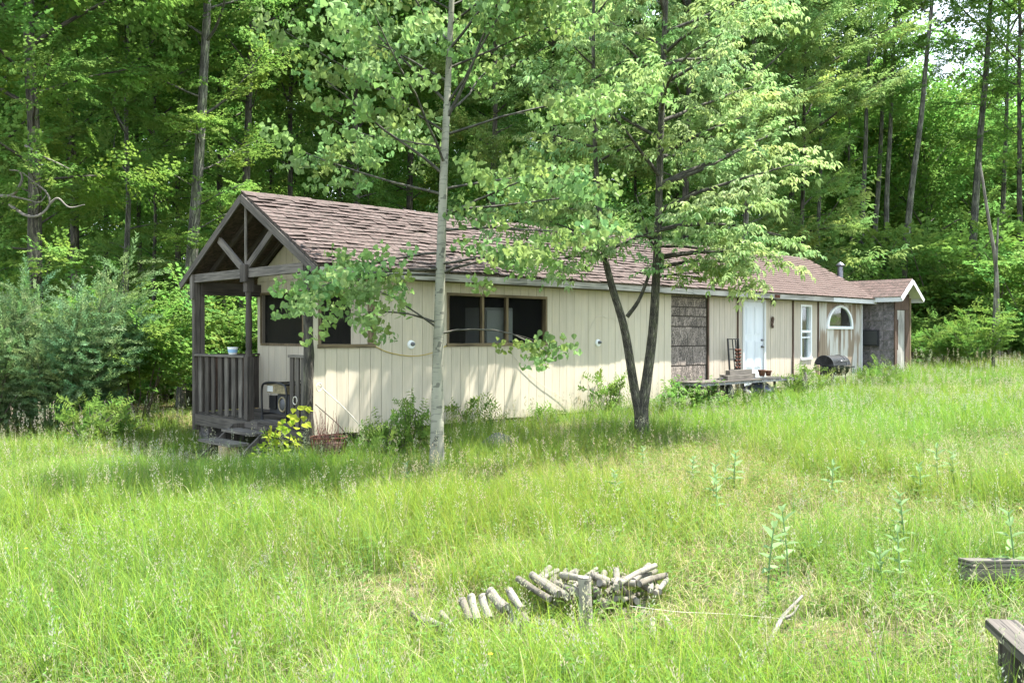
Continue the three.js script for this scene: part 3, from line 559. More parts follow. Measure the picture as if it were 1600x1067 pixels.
// steps: two treads on sloping stringers
{
  const z0 = -1.85, z1 = -0.82, g0 = gAt(-0.7, -1.35);
  for (const z of [z0, z1]) { const sh = new THREE.Shape([[0.05, DECK - 0.05], [0.05, DECK - 0.3], [0.56, g0 - 0.05], [0.78, g0 - 0.05], [0.78, g0 + 0.03], [0.22, DECK - 0.05]].map((p) => new THREE.Vector2(...p))); const g = new THREE.ExtrudeGeometry(sh, { depth: 0.04, bevelEnabled: false }); metreUV(g, 1, 2); g.rotateY(PI); g.translate(0, 0, z + 0.02); put('stringer', g, grey[0], cabin); }
  put('tread', span(-0.42, -0.14, DECK - 0.15, DECK - 0.115, z0 + 0.03, z1 - 0.03, 'z'), grey[1], cabin);
  put('tread', span(-0.72, -0.42, DECK - 0.285, DECK - 0.25, z0 - 0.1, z1 - 0.12, 'z'), grey[1], cabin);
  put('step_block', span(-0.74, -0.55, g0 - 0.06, DECK - 0.287, -1.25, -1.0), M.cutWood, cabin);
}
// fittings on the wall
for (const x of [1.72, 6.0]) { const d = lathe([[0.001, 0.03], [0.05, 0.028], [0.065, 0.018], [0.07, 0]], 18); d.rotateX(PI / 2); d.translate(x, 1.55, 0.016); const f = put('outlet_plate', d, M.vinyl, cabin); const k = lathe([[0.001, 0.06], [0.02, 0.055], [0.03, 0.03], [0.03, 0.0]], 12); k.rotateX(PI / 2); k.translate(x, 1.56, 0.045); put('outlet_cover', k, M.galv, f); }

// ---------------------------------------------------------------- the shed at the far end
const shed = thing('shed', 'narrow brown shed with white trimmed gable built against the cabin end', 'shed');
shed.position.copy(world(17.0, 0, 0)); shed.rotation.y = CA;
{
  R = rng(404);
  const w = 0.96, zf = 0.76, zb = -2.6, y0 = gAt(17.4, 0.4) - 0.1, ye = 2.68, yr = 3.17;
  const side = put('wall', merge([span(0, 0.08, y0 + 0.1, ye, zb, zf - 0.02), span(w - 0.08, w, y0 + 0.1, ye, zb, zf - 0.02), span(0.08, w - 0.08, y0 + 0.1, ye, zb, zb + 0.08)]), M.backing, shed);
  for (let y = y0 + 0.1, r = 0; y < ye - 0.05; y += 0.26, r++) for (let z = -0.62 - (r % 2) * 0.0; z < zf - 0.03; z += 0.36) put('siding_panel', span(-0.012 - rr(0, 0.004), -0.001, y + 0.004, min(ye, y + 0.254), z + 0.003, min(zf - 0.02, z + 0.356)), M.shedSkin[floor(R() * 3)], side);
  put('corner_board', span(-0.02, 0.07, y0, ye, zf - 0.018, zf + 0.02), M.brownTrim, shed);
  put('corner_board', span(w - 0.06, w + 0.02, y0, ye, zf - 0.018, zf + 0.02), M.tanFrame, shed);
  put('lintel', span(0.072, w - 0.062, 2.36, ye + 0.1, zf - 0.06, zf + 0.005), M.brownTrim, shed);
  put('door_jamb', merge([span(0.075, 0.13, y0 + 0.1, 2.355, zf - 0.06, zf + 0.012), span(w - 0.32, w - 0.065, y0 + 0.1, 2.355, zf - 0.06, zf + 0.012)]), M.brownTrim, shed);
  const d = put('door', span(0.135, w - 0.325, y0 + 0.25, 2.35, zf - 0.05, zf - 0.012), M.oldWhite, shed);
  put('handle', span(0.15, 0.19, 1.3, 2.1, zf - 0.011, zf + 0.01), M.brownTrim, d);
  const gs = new THREE.Shape([[0, ye], [w, ye], [w / 2, yr - 0.05]].map((p) => new THREE.Vector2(...p))), gg = new THREE.ExtrudeGeometry(gs, { depth: 0.04, bevelEnabled: false }); gg.translate(0, 0, zf - 0.065); put('gable', metreUV(gg), M.brownTrim, shed);
  const run = w / 2 + 0.2, k = (yr - 2.70) / run, a = Math.atan(k), l = hypot(run, yr - 2.70), parts = [];
  for (const s of [-1, 1]) {
    const b = new THREE.BoxGeometry(l, 0.04, zf + 0.26 - zb); metreUV(b); b.translate(l / 2, -0.02, (zf + 0.26 + zb) / 2); b.rotateZ(-a); if (s < 0) b.scale(-1, 1, 1); b.translate(w / 2, yr, 0);
    if (s < 0) { const ix = b.index.array; for (let i = 0; i < ix.length; i += 3) [ix[i], ix[i + 1]] = [ix[i + 1], ix[i]]; b.computeVertexNormals(); }
    const roof = put('roof', b, M.whitePaint, shed);
    for (let r = 0; r < 6; r++) for (let z = zb; z < zf + 0.2; z += 0.3) { const e = l / 6, t = new THREE.BoxGeometry(e + 0.05, 0.006, 0.296); metreUV(t, R(), R()); t.rotateZ(0.03); t.translate((r + 0.5) * e + 0.01, 0.012, z + 0.15 + rr(-0.004, 0.004)); t.rotateZ(-a); if (s < 0) { t.rotateY(PI); t.translate(0, 0, zf + 0.26 + zb); } t.translate(w / 2, yr, 0); put('shingle', t, M.newShingle[floor(R() * 3)], roof); }
    put('rake_trim', bar(V(w / 2, yr - 0.075, zf + 0.275), V(w / 2 + s * (run + 0.02), 2.70 - 0.085, zf + 0.275), 0.1, 0.025), M.whitePaint, shed);
    if (s > 0) put('stovepipe', merge([tube([V(0.72, 2.6, -1.1), V(0.72, 3.62, -1.1)], [0.075, 0.075], 14), lathe([[0.001, 3.76], [0.06, 3.73], [0.12, 3.67], [0.12, 3.64], [0.001, 3.63]], 14).translate(0.72, 0, -1.1)].map((g) => { g.deleteAttribute('uv'); return g; })), M.galv, shed);
    put('fascia_board', span(w / 2 + s * run - 0.012, w / 2 + s * run + 0.012, 2.56, 2.67, zb, zf + 0.26, 'z'), M.whitePaint, shed);
  }
}
// ---------------------------------------------------------------- things on and round the cabin
const inCabin = (t, x, y, z, turn = 0) => { t.position.copy(world(x, y, z)); t.rotation.y = CA + turn; return t; };
{ // generator on the porch
  R = rng(501);
  const t = inCabin(thing('generator', 'portable generator in black tube frame with yellow tank on the porch deck', 'generator'), 0.42, DECK, -1.3, -PI / 2);
  const w = 0.36, h = 0.55, d = 0.26, rT = 0.016, fr = [];
  for (const z of [-d, d]) fr.push(tube(curve([V(-w, 0.07, z), V(-w, h - 0.06, z), V(-w + 0.06, h, z), V(w - 0.06, h, z), V(w, h - 0.06, z), V(w, 0.07, z)], 30), () => rT, 8));
  for (const [x, y] of [[-w, 0.09], [w, 0.09], [-w + 0.06, h], [w - 0.06, h]]) fr.push(tube([V(x, y, -d), V(x, y, d)], [rT, rT], 8));
  put('frame', merge(fr), M.blackMetal, t);
  const yellow = std([0.46, 0.38, 0.2], 0.5, T.grit, 2, 2);
  const tank = put('fuel_tank', box(0.6, 0.13, 0.42, 0.0, h - 0.075, 0), yellow, t);
  put('filler_cap', lathe([[0.001, 0.03], [0.035, 0.03], [0.04, 0]], 14).translate(0.05, h - 0.008, 0), M.blackDull, tank);
  put('label_panel', box(0.17, 0.09, 0.004, -0.2, h - 0.075, 0.213), std([0.5, 0.5, 0.47], 0.5), tank);
  put('engine', merge([box(0.34, 0.3, 0.34, 0.12, 0.25, 0), box(0.3, 0.26, 0.3, -0.18, 0.23, 0)]), M.blackDull, t);
  const fan = new THREE.TorusGeometry(0.105, 0.014, 8, 28); fan.translate(0.12, 0.25, 0.185); put('starter_ring', fan, yellow, t);
  const hub = lathe([[0.001, 0.03], [0.05, 0.028], [0.09, 0.01], [0.095, 0]], 20); hub.rotateX(PI / 2); hub.translate(0.12, 0.25, 0.172); put('starter_cover', hub, std([0.06, 0.06, 0.065], 0.5), t);
  put('control_panel', box(0.2, 0.2, 0.02, -0.2, 0.27, 0.165), M.blackMetal, t);
  for (const x of [-w, w]) { const g = new THREE.CylinderGeometry(0.02, 0.025, 0.07, 10); g.translate(x, 0.035, d); const g2 = g.clone().translate(0, 0, -2 * d); put('foot', merge([g, g2]), M.blackDull, t); }
}
{ // tub on the rail
  const t = inCabin(thing('plastic_tub', 'small white plastic tub standing on the porch rail', 'tub'), 0.0, 1.386, -2.3);
  put('tub_wall', lathe([[0.001, 0.004], [0.06, 0.004], [0.078, 0.11], [0.083, 0.112], [0.083, 0.12], [0.07, 0.12], [0.055, 0.01], [0.001, 0.01]], 24), M.vinyl, t);
  put('printed_band', lathe([[0.0675, 0.035], [0.0755, 0.085]], 24), std([0.25, 0.42, 0.62], 0.5), t);
}
{ // appliance inside, seen through the wide window
  const t = inCabin(thing('white_cabinet', 'white cupboard standing inside behind the wide window', 'cupboard'), 3.66, BASE + 0.09, -0.375);
  put('body', box(0.62, 1.75, 0.5, 0, 0.875, 0), M.whitePaint, t); put('door', box(0.58, 1.2, 0.02, 0, 1.1, 0.262), M.vinyl, t); put('handle', box(0.02, 0.2, 0.03, 0.24, 1.1, 0.29), M.steel, t);
}
{ // cord and wires on the front wall
  const w = (l, r, m, n, lab) => solo(n, tube(curve(l.map(([x, y, z]) => world(x, y, z ?? 0.03)), 36), () => r, 6), m, lab, 'cable');
  w([[1.06, 1.53], [1.3, 1.44], [1.75, 1.38], [2.1, 1.42], [2.4, 1.53]], 0.006, M.cord, 'extension_cord', 'yellow cord sagging along the siding between the two windows');
  w([[3.7, 1.52], [4.0, 1.2], [4.5, 0.85], [5.1, 0.55, 0.04], [5.3, 0.42, 0.05]], 0.0035, M.wire, 'thin_wire', 'thin wire running down the siding below the wide window');
  w([[5.72, 1.72], [5.9, 1.98], [6.1, 2.05], [6.22, 2.01], [6.35, 2.02], [6.7, 1.85], [6.85, 1.6]], 0.0032, M.wire, 'thin_wire', 'thin wire looped above the outlet past the wide window');
}
{ // clay ornament by the door
  const t = inCabin(thing('wall_ornament', 'brown clay ornament hanging on the wall beside the white door', 'ornament'), 12.1, 1.99, 0.02);
  t.scale.setScalar(0.62); R = rng(511); const g = [];
  for (let i = 0; i < 6; i++) { const s = new THREE.SphereGeometry(rr(0.05, 0.085), 9, 7); s.scale(1, rr(0.9, 1.4), 0.5); s.translate(rr(-0.04, 0.05), i * 0.055 - 0.16, 0.04); g.push(s); }
  put('ornament_body', merge(g), M.brownTrim, t); put('hanging_hook', tube([V(0, 0.12, 0.01), V(0, 0.24, 0.01)], [0.006, 0.006], 6), M.blackMetal, t);
}
{ // small lamp under the eave
  const t = inCabin(thing('porch_lamp', 'small grey lantern fixed high on the wall beside the door', 'lamp'), 12.1, 2.36, 0.02);
  put('lamp_body', lathe([[0.001, 0], [0.045, 0.02], [0.05, 0.1], [0.06, 0.12], [0.001, 0.16]], 12).translate(0, 0, 0.06), M.galv, t); put('arm', box(0.03, 0.03, 0.06, 0, 0.12, 0.025), M.galv, t);
}
{ // box on the shed wall
  const t = thing('wall_box', 'dark metal framed box hung on the brown shed siding', 'box'); t.position.copy(world(17.0 - 0.016, 1.62, 0.15)); t.rotation.y = CA;
  const y = gAt(17, 0.1);
  put('box_body', box(0.09, 0.42, 0.42, -0.047, 0, 0), M.blackDull, t); put('cover', box(0.012, 0.36, 0.36, -0.1, 0, 0), M.screen, t);
}
{ // metal plant rack against the wall
  R = rng(521);
  const g0 = gAt(10.2, 0.35), t = inCabin(thing('plant_rack', 'tall black metal rack with rusty decoration leaning by the white door', 'rack'), 10.2, g0, 0.3), H = 1.62 - g0, b = [];
  for (const x of [-0.2, 0.2]) b.push(bar(V(x, 0, 0), V(x, H, -0.1), 0.03, 0.03));
  for (const x of [-0.02, 0.09]) b.push(bar(V(x, 0.3, 0), V(x, H - 0.02, -0.1), 0.018, 0.018));
  put('frame', merge(b), M.blackMetal, t);
  for (let i = 0; i < 6; i++) { const y = H * (0.2 + i * 0.158), z = -0.1 * y / H; put('crossbar', bar(V(-0.2, y, z), V(0.2, y, z), 0.02, 0.02), M.blackMetal, t); }
  const ch = []; for (let k = 0; k < 3; k++) { const x = [0.04, 0.14, 0.18][k]; for (let i = 0; i < 9; i++) { const s = new THREE.SphereGeometry(rr(0.018, 0.034), 6, 5); s.translate(x + rr(-0.01, 0.01), H - 0.25 - i * 0.075, -0.04); ch.push(s); } }
  put('rusty_chain', merge(ch), M.rust, t);
}
// long table with clutter
const TB = inCabin(thing('work_table', 'long low weathered table on black metal legs before the cabin', 'table'), 9.25, gAt(9.25, 1.0), 1.0), tH = 0.83 - gAt(9.25, 1.0);
{
  R = rng(531);
  const b = [];
  for (const z of [-0.26, 0.26]) b.push(box(3.6, 0.04, 0.03, 0, tH - 0.065, z));
  for (const x of [-1.79, 1.79]) b.push(box(0.03, 0.04, 0.49, x, tH - 0.065, 0));
  put('frame', merge(b), M.galv, TB);
  for (const x of [-1.75, -0.8, 0.45, 1.7]) for (const z of [-0.24, 0.24]) { const w = world(9.25 + x, 0, 1 + z), y = G(w.x, w.z) - gAt(9.25, 1) - 0.03; put('leg', span(x - 0.02, x + 0.02, y, tH - 0.086, z - 0.02, z + 0.02), x > 0.4 && x < 1 ? M.galv : M.blackMetal, TB); }
  for (let i = 0; i < 4; i++) put('plank', span(-1.8, 0.3 + rr(0, 0.05), tH - 0.044, tH - 0.02 + rr(0, 0.006), -0.28 + i * 0.142, -0.145 + i * 0.142, 'x'), grey[i % 3], TB);
  put('sheet', span(0.4, 1.78, tH - 0.044, tH - 0.03, -0.28, 0.27), M.blackMetal, TB);
}
for (const [x, y, z, L2, tn, lab] of [[8.95, 0.0, 1.12, 0.95, 0.03, 'pale sawn timber lying on the front of the work table'], [9.35, 0.0, 0.86, 1.1, -0.04, 'grey sawn timber lying on the back of the work table'], [9.2, 0.092, 0.98, 0.9, 0.06, 'short board resting on the two timbers on the table']]) {
  R = rng(floor(x * 100)); const o = solo('timber', box(L2, 0.088, 0.1, 0, 0.044, 0, 'x'), grey[1], lab, 'timber'); inCabin(o, x, 0.83 - 0.014 + y, z, tn);
}
for (const [x, s] of [[9.95, 1], [10.2, 0.85]]) { const o = solo('clay_pot', lathe([[0.001, 0.005], [0.05, 0.005], [0.075, 0.11], [0.085, 0.11], [0.085, 0.14], [0.07, 0.14], [0.04, 0.03], [0.001, 0.03]], 18).scale(s, s, s), M.clay, s < 1 ? 'smaller terracotta pot on the work table by the rack' : 'larger terracotta pot on the work table beside the timbers', 'pot'); inCabin(o, x, 0.84, 1.05); }
{ // crumpled bag under the table
  R = rng(541); const g = new THREE.IcosahedronGeometry(0.3, 5), p = g.attributes.position;
  for (let i = 0; i < p.count; i++) { const v = V(p.getX(i), p.getY(i), p.getZ(i)).normalize(); const k = 0.75 + 0.35 * noise(v.x * 3 + 9, v.y * 3 + v.z * 2.3 + 9, 5) + 0.16 * abs(noise(v.x * 9 + 30, v.z * 9 + v.y * 7 + 30, 6) - 0.5); p.setXYZ(i, v.x * 0.46 * k, max(-0.14, v.y * 0.27 * k), v.z * 0.3 * k); }
  g.computeVertexNormals(); inCabin(solo('plastic_bag', g, M.bag, 'dark blue plastic sack lying in the grass under the work table', 'bag'), 9.95, gAt(9.95, 0.95) + 0.22, 0.95);
}
{ // tyre by the table leg
  const g = new THREE.TorusGeometry(0.24, 0.085, 12, 30); const t = thing('tyre', 'black tyre standing against a leg of the work table', 'tyre');
  put('tread', g, M.blackDull, t); put('rim', lathe([[0.001, -0.02], [0.12, -0.04], [0.165, -0.05], [0.165, 0.05], [0.12, 0.03], [0.001, 0.02]], 24).rotateX(PI / 2), M.galv, t); inCabin(t, 8.6, gAt(8.6, 0.95) + 0.3, 0.98, 1.2);
}
{ // stub post
  const g0 = gAt(11.0, 1.0); solo('stub_post', tube([world(11.05, g0 - 0.15, 1.42), world(11.03, g0 + 0.5, 1.42), world(11.0, 1.0, 1.4)], [0.06, 0.055, 0.05], 8), M.deadwood, 'short leaning grey post at the end of the work table', 'post');
  const g1 = gAt(12.6, 1.0); solo('stub_post', tube([world(12.4, g1 - 0.15, 1.0), world(12.4, 1.02, 1.0)], [0.05, 0.045], 8), M.cutWood, 'thin wooden post between the barbecue and the stub post', 'post');
}
{ // low plank platform edge in the grass
  R = rng(548); const o = solo('low_plank', box(1.5, 0.06, 0.25, 0, 0.0, 0, 'x'), M.deadwood, 'bleached plank lying low in the grass beneath the white door', 'plank'); inCabin(o, 11.1, gAt(11.1, 0.45) + 0.22, 0.45, 0.02);
}
{ // barrel barbecue
  R = rng(551);
  const g0 = gAt(13.3, 0.9), t = inCabin(thing('barrel_grill', 'black barrel charcoal grill with side shelves standing in the grass', 'grill'), 13.3, g0, 0.9), yb = 0.98 - g0, r = 0.235, L2 = 0.42;
  const half = (a0, a1, rad, len) => { const g = new THREE.CylinderGeometry(rad, rad, len, 24, 1, false, a0, a1); g.rotateZ(PI / 2); return g; };
  put('bowl', half(PI, PI, r * 0.98, 2 * L2).translate(0, yb - 0.01, 0), M.blackMetal, t);
  const lid = put('lid', half(0, PI, r, 2 * L2).translate(0, yb + 0.004, 0), M.blackMetal, t);
  put('lid_band', merge([half(0, PI, r + 0.008, 0.03).translate(L2 - 0.18, yb + 0.006, 0), half(0, PI, r + 0.008, 0.02).translate(-L2 + 0.01, yb + 0.006, 0)]), std([0.05, 0.05, 0.055], 0.35), lid);
  put('handle', tube(curve([V(-0.16, yb + 0.12, r * 0.9), V(-0.15, yb + 0.12, r + 0.05), V(0.15, yb + 0.12, r + 0.05), V(0.16, yb + 0.12, r * 0.9)], 20), () => 0.012, 7), M.steel, lid);
  for (const [x, w] of [[-L2 - 0.12, 0.22], [L2 + 0.2, 0.38]]) put('side_shelf', box(w, 0.03, 0.3, x, yb - 0.04, 0), M.blackMetal, t);
  for (const [x, z] of [[-0.33, -0.16], [0.33, -0.16], [-0.33, 0.16], [0.33, 0.16]]) put('leg', bar(V(x * 0.9, yb - 0.15, z), V(x, -0.04, z * 1.15), 0.028, 0.028), M.blackMetal, t);
  put('lower_shelf', box(0.62, 0.015, 0.3, 0, 0.2, 0), M.blackMetal, t);
}
{ // rock in the grass
  const g = new THREE.IcosahedronGeometry(1, 5), p = g.attributes.position;
  for (let i = 0; i < p.count; i++) { const v = V(p.getX(i), p.getY(i), p.getZ(i)); const k = 0.8 + 0.35 * noise(v.x * 2 + 7, v.y * 2 + v.z * 1.7 + 7, 61) + 0.08 * noise(v.x * 8 + 7, v.z * 8 + v.y * 5 + 7, 62); p.setXYZ(i, v.x * k * 0.22, v.y * k * 0.17, v.z * k * 0.19); }
  g.computeVertexNormals(); metreUV(g); const w = P(780, 0, 11.9); solo('rock', g, M.rock, 'grey boulder half sunk in the grass before the cabin wall', 'rock').position.set(w.x, G(w.x, w.z) + 0.13, w.z);
}
{ // rusty wire basket with dry stems at the porch corner
  R = rng(561); const w = P(513, 0, 11.75), g0 = G(w.x, w.z), t = thing('wire_basket', 'rusty wire basket planter with dry brown stems by the porch corner', 'planter'); t.position.set(w.x, g0, w.z);
  const b = []; for (let i = 0; i < 16; i++) { const a = i / 16 * 6.283; b.push(tube([V(cos(a) * 0.17, 0.02, sin(a) * 0.17), V(cos(a) * 0.24, 0.38, sin(a) * 0.24)], [0.005, 0.005], 5)); }
  for (const [r2, y] of [[0.17, 0.03], [0.2, 0.17], [0.24, 0.38]]) { const tr = new THREE.TorusGeometry(r2, 0.009, 6, 30); tr.rotateX(PI / 2); tr.translate(0, y, 0); b.push(tr); }
  put('wire_frame', merge(b), M.rust, t); put('soil', lathe([[0.001, 0.3], [0.19, 0.3], [0.155, 0.02], [0.001, 0.02]], 18), std([0.13, 0.07, 0.05], 1, T.grit, 4, 4), t);
  const d = []; for (let i = 0; i < 46; i++) { const a = R() * 6.28, r1 = rr(0, 0.18), l = rr(0.12, 0.5), o = V(cos(a) * rr(0, 0.35), 1, sin(a) * rr(0, 0.35)).normalize(), p0 = V(cos(a) * r1, 0.29, sin(a) * r1), p1 = p0.clone().addScaledVector(o, l); d.push(tube([p0, p0.clone().lerp(p1, 0.5).add(V(rr(-0.04, 0.04), 0, rr(-0.04, 0.04))), p1], (k) => 0.005 * (1 - 0.7 * k), 4)); }
  stuff(put('dry_stems', merge(d), std([0.16, 0.07, 0.055], 0.9), t));
}
{ // dry canes with hoops leaning on the wall corner
  R = rng(566);
  const mk = (a, b, r, m, n, lab) => solo(n, tube(curve([a, a.clone().lerp(b, 0.5).add(V(0.03, 0.05, 0.02)), b], 12), () => r, 6), m, lab, 'cane');
  mk(world(0.95, gAt(0.95, 0.3), 0.3), world(0.08, 1.02, 0.06), 0.008, M.wire, 'garden_cane', 'pale garden cane leaning steeply against the cabin corner');
  mk(world(0.6, gAt(0.6, 0.35), 0.35), world(0.02, 0.75, 0.1), 0.008, M.twig, 'garden_cane', 'dark garden cane leaning low against the cabin corner');
  for (const [x, y, z, lab] of [[0.08, 0.98, 0.1, 'upper wire ring hanging at the cabin corner'], [-0.06, 0.78, -0.3, 'lower wire ring hanging on the porch boards']]) { const g = new THREE.TorusGeometry(0.055, 0.007, 7, 24); const o = solo('wire_ring', g, M.wire, lab, 'ring'); inCabin(o, x, y, z, x < 0 ? -PI / 2 : 0.3); }
}
// ---------------------------------------------------------------- log pile, bench, timber and sticks in the grass
{
  R = rng(601);
  const D = 5.35;
  const log = (ax, ay, bx, by, da, db, r, lab, grp, m) => {
    const a = P(ax, ay, da), b = P(bx, by, db), mid2 = a.clone().lerp(b, 0.5).add(V(rr(-0.006, 0.006), rr(-0.006, 0.006), rr(-0.006, 0.006)));
    r *= 0.86; const t = thing('log', lab, 'log', grp); for (const v of [a, mid2, b]) v.y -= 0.025; const bark = put('bark', tube(curve([a, mid2, b], 8), (k) => r * (1 + 0.06 * sin(k * 9 + ax)), 9, false), m ?? M.log[floor(R() * 3)], t);
    const dir = b.clone().sub(a).normalize(); [[a, -1], [b, 1]].forEach(([p, s]) => { const g = new THREE.CylinderGeometry(r * 0.97, r * 0.97, 0.006, 12); g.applyQuaternion(new THREE.Quaternion().setFromUnitVectors(V(0, 1, 0), dir)); g.translate(p.x + dir.x * 0.003 * s, p.y + dir.y * 0.003 * s, p.z + dir.z * 0.003 * s); metreUV(g); put('cut_end', g, M.deadwood, t); });
  };
  const grp = 'logs of the old wood pile', gp = (px, d) => { const w = P(px, 0, d); return HY - (G(w.x, w.z) - CAM) * F / d; };
  log(914, 897, 914, gp(914, 5.1) + 18, 5.12, 5.1, 0.046, 'thick upright post standing at the front of the log pile', null, M.log[1]);
  const lean = 'thin grey log slanting on top of the wood pile';
  for (const [a, b, c, d, r] of [[810, 899, 858, 930, 0.024], [832, 893, 872, 922, 0.028], [850, 903, 886, 926, 0.026], [868, 905, 902, 918, 0.026], [878, 893, 912, 899, 0.024], [884, 910, 905, 920, 0.03]]) log(a, b, c, d, D + 0.16, D - 0.08, r, lean, grp);
  const heap = 'short grey log lying in the back of the wood pile';
  for (const [a, b, c, d, r] of [[925, 893, 950, 903, 0.03], [938, 905, 965, 912, 0.026], [948, 920, 975, 899, 0.022], [958, 903, 992, 906, 0.026], [970, 910, 985, 925, 0.022], [940, 935, 962, 915, 0.026], [880, 898, 900, 890, 0.03], [930, 890, 936, 912, 0.028], [962, 930, 986, 922, 0.02]]) log(a, b, c, d, D + rr(0, 0.2), D + rr(0.1, 0.3), r, heap, grp);
  const stack = 'log lying low inside the shaded wood pile';
  for (let i = 0; i < 34; i++) { const px = rr(845, 1030), yy = rr(0, 1); const w = P(px, 0, D + 0.25), h = 0.03 + 0.2 * yy; const a = V(w.x - rr(-0.1, 0.14), G(w.x, w.z) + h, w.z + rr(0.05, 0.22)), b = V(w.x + rr(-0.1, 0.16), G(w.x, w.z) + h + rr(-0.03, 0.03), w.z - rr(0.05, 0.2)); const q = (v) => [CX + v.x / -v.z * F, HY - (v.y - CAM) / -v.z * F, -v.z]; const A = q(a), B = q(b); log(A[0], A[1], B[0], B[1], A[2], B[2], rr(0.014, 0.027), stack, grp); }
  const row = 'thin log leaning in the overgrown row beside the wood pile';
  for (const [a, b, c, d, r] of [[722, 932, 733, 962, 0.028], [736, 926, 746, 962, 0.028], [754, 926, 764, 960, 0.03], [766, 918, 786, 945, 0.034], [796, 917, 814, 945, 0.028], [778, 930, 792, 942, 0.026], [645, 954, 668, 968, 0.024], [664, 960, 690, 972, 0.022], [690, 952, 704, 968, 0.02]]) log(a, b, c, d, D - 0.1, D - 0.22, r, row, grp);
  const front = 'pale thin log lying aslant in the grass before the pile';
  for (const [a, b, c, d, r] of [[794, 945, 822, 1000, 0.021], [862, 966, 896, 1018, 0.024], [818, 955, 822, 968, 0.024], [1020, 965, 1026, 1000, 0.028], [1040, 960, 1060, 985, 0.02]]) log(a, b, c, d, D - 0.15, D - 0.35, r, front, grp);
}
{ // weathered bench at the edge of the picture
  R = rng(611);
  const t = thing('bench', 'weathered grey plank bench on dark legs', 'bench'), x0 = 2.185, top = CAM - 445 / F * 3.93;
  t.position.set(x0, top, -3.93); t.rotation.y = -1.762;
  put('seat_plank', box(1.5, 0.04, 0.13, 0.76, -0.02, 0.03, 'x'), grey[0], t); put('seat_plank', box(1.5, 0.04, 0.13, 0.79, -0.024, -0.115, 'x'), grey[0], t);
  const gl = G(x0 + 0.3, -3.9) - top - 0.05;
  for (const x of [0.2, 1.3]) { put('leg', span(x - 0.06, x + 0.06, gl - 0.1, -0.045, -0.15, 0.07), grey[2], t); put('cleat', span(x - 0.07, x - 0.048, -0.16, -0.042, -0.17, 0.08), grey[2], t); }
  R = rng(612); const q = P(1515, 884, 5.6), o = solo('grey_timber', bar(P(1510, 891, 5.62), P(1690, 891, 5.7), 0.13, 0.14), grey[1], 'squared grey timber lying in the tall grass behind the bench', 'timber');
  const uu = solo('timber_block', span(-0.09, 0.09, -0.2, 0, -0.09, 0.09), grey[2], 'short dark block under the end of the grey timber', 'block'); uu.position.copy(P(1545, 900, 5.66));
}
{
  R = rng(621);
  const stick = (l, r, lab) => solo('fallen_stick', tube(curve(l, 14), (k) => r * (1 - 0.6 * k), 6), M.deadwood, lab, 'stick');
  const gp = (px, d, h) => { const w = P(px, 0, d); return V(w.x, G(w.x, w.z) + h, w.z); };
  stick([gp(1185, 4.5, 0.03), gp(1205, 4.8, 0.05), gp(1222, 5.0, 0.10), gp(1255, 5.25, 0.14)], 0.022, 'bleached broken stick lying in the grass between milkweeds');
  stick([gp(1222, 5.0, 0.1), gp(1240, 5.02, 0.12), gp(1250, 5.05, 0.16)], 0.012, 'short side twig crossing the bleached broken stick');
  solo('string_line', tube(curve([gp(985, 5.1, 0.17), gp(1060, 5.1, 0.13), gp(1130, 5.1, 0.11), gp(1240, 5.1, 0.06)], 16), () => 0.0014, 5), M.wire, 'pale string stretched low through the grass from the log pile', 'string');
}

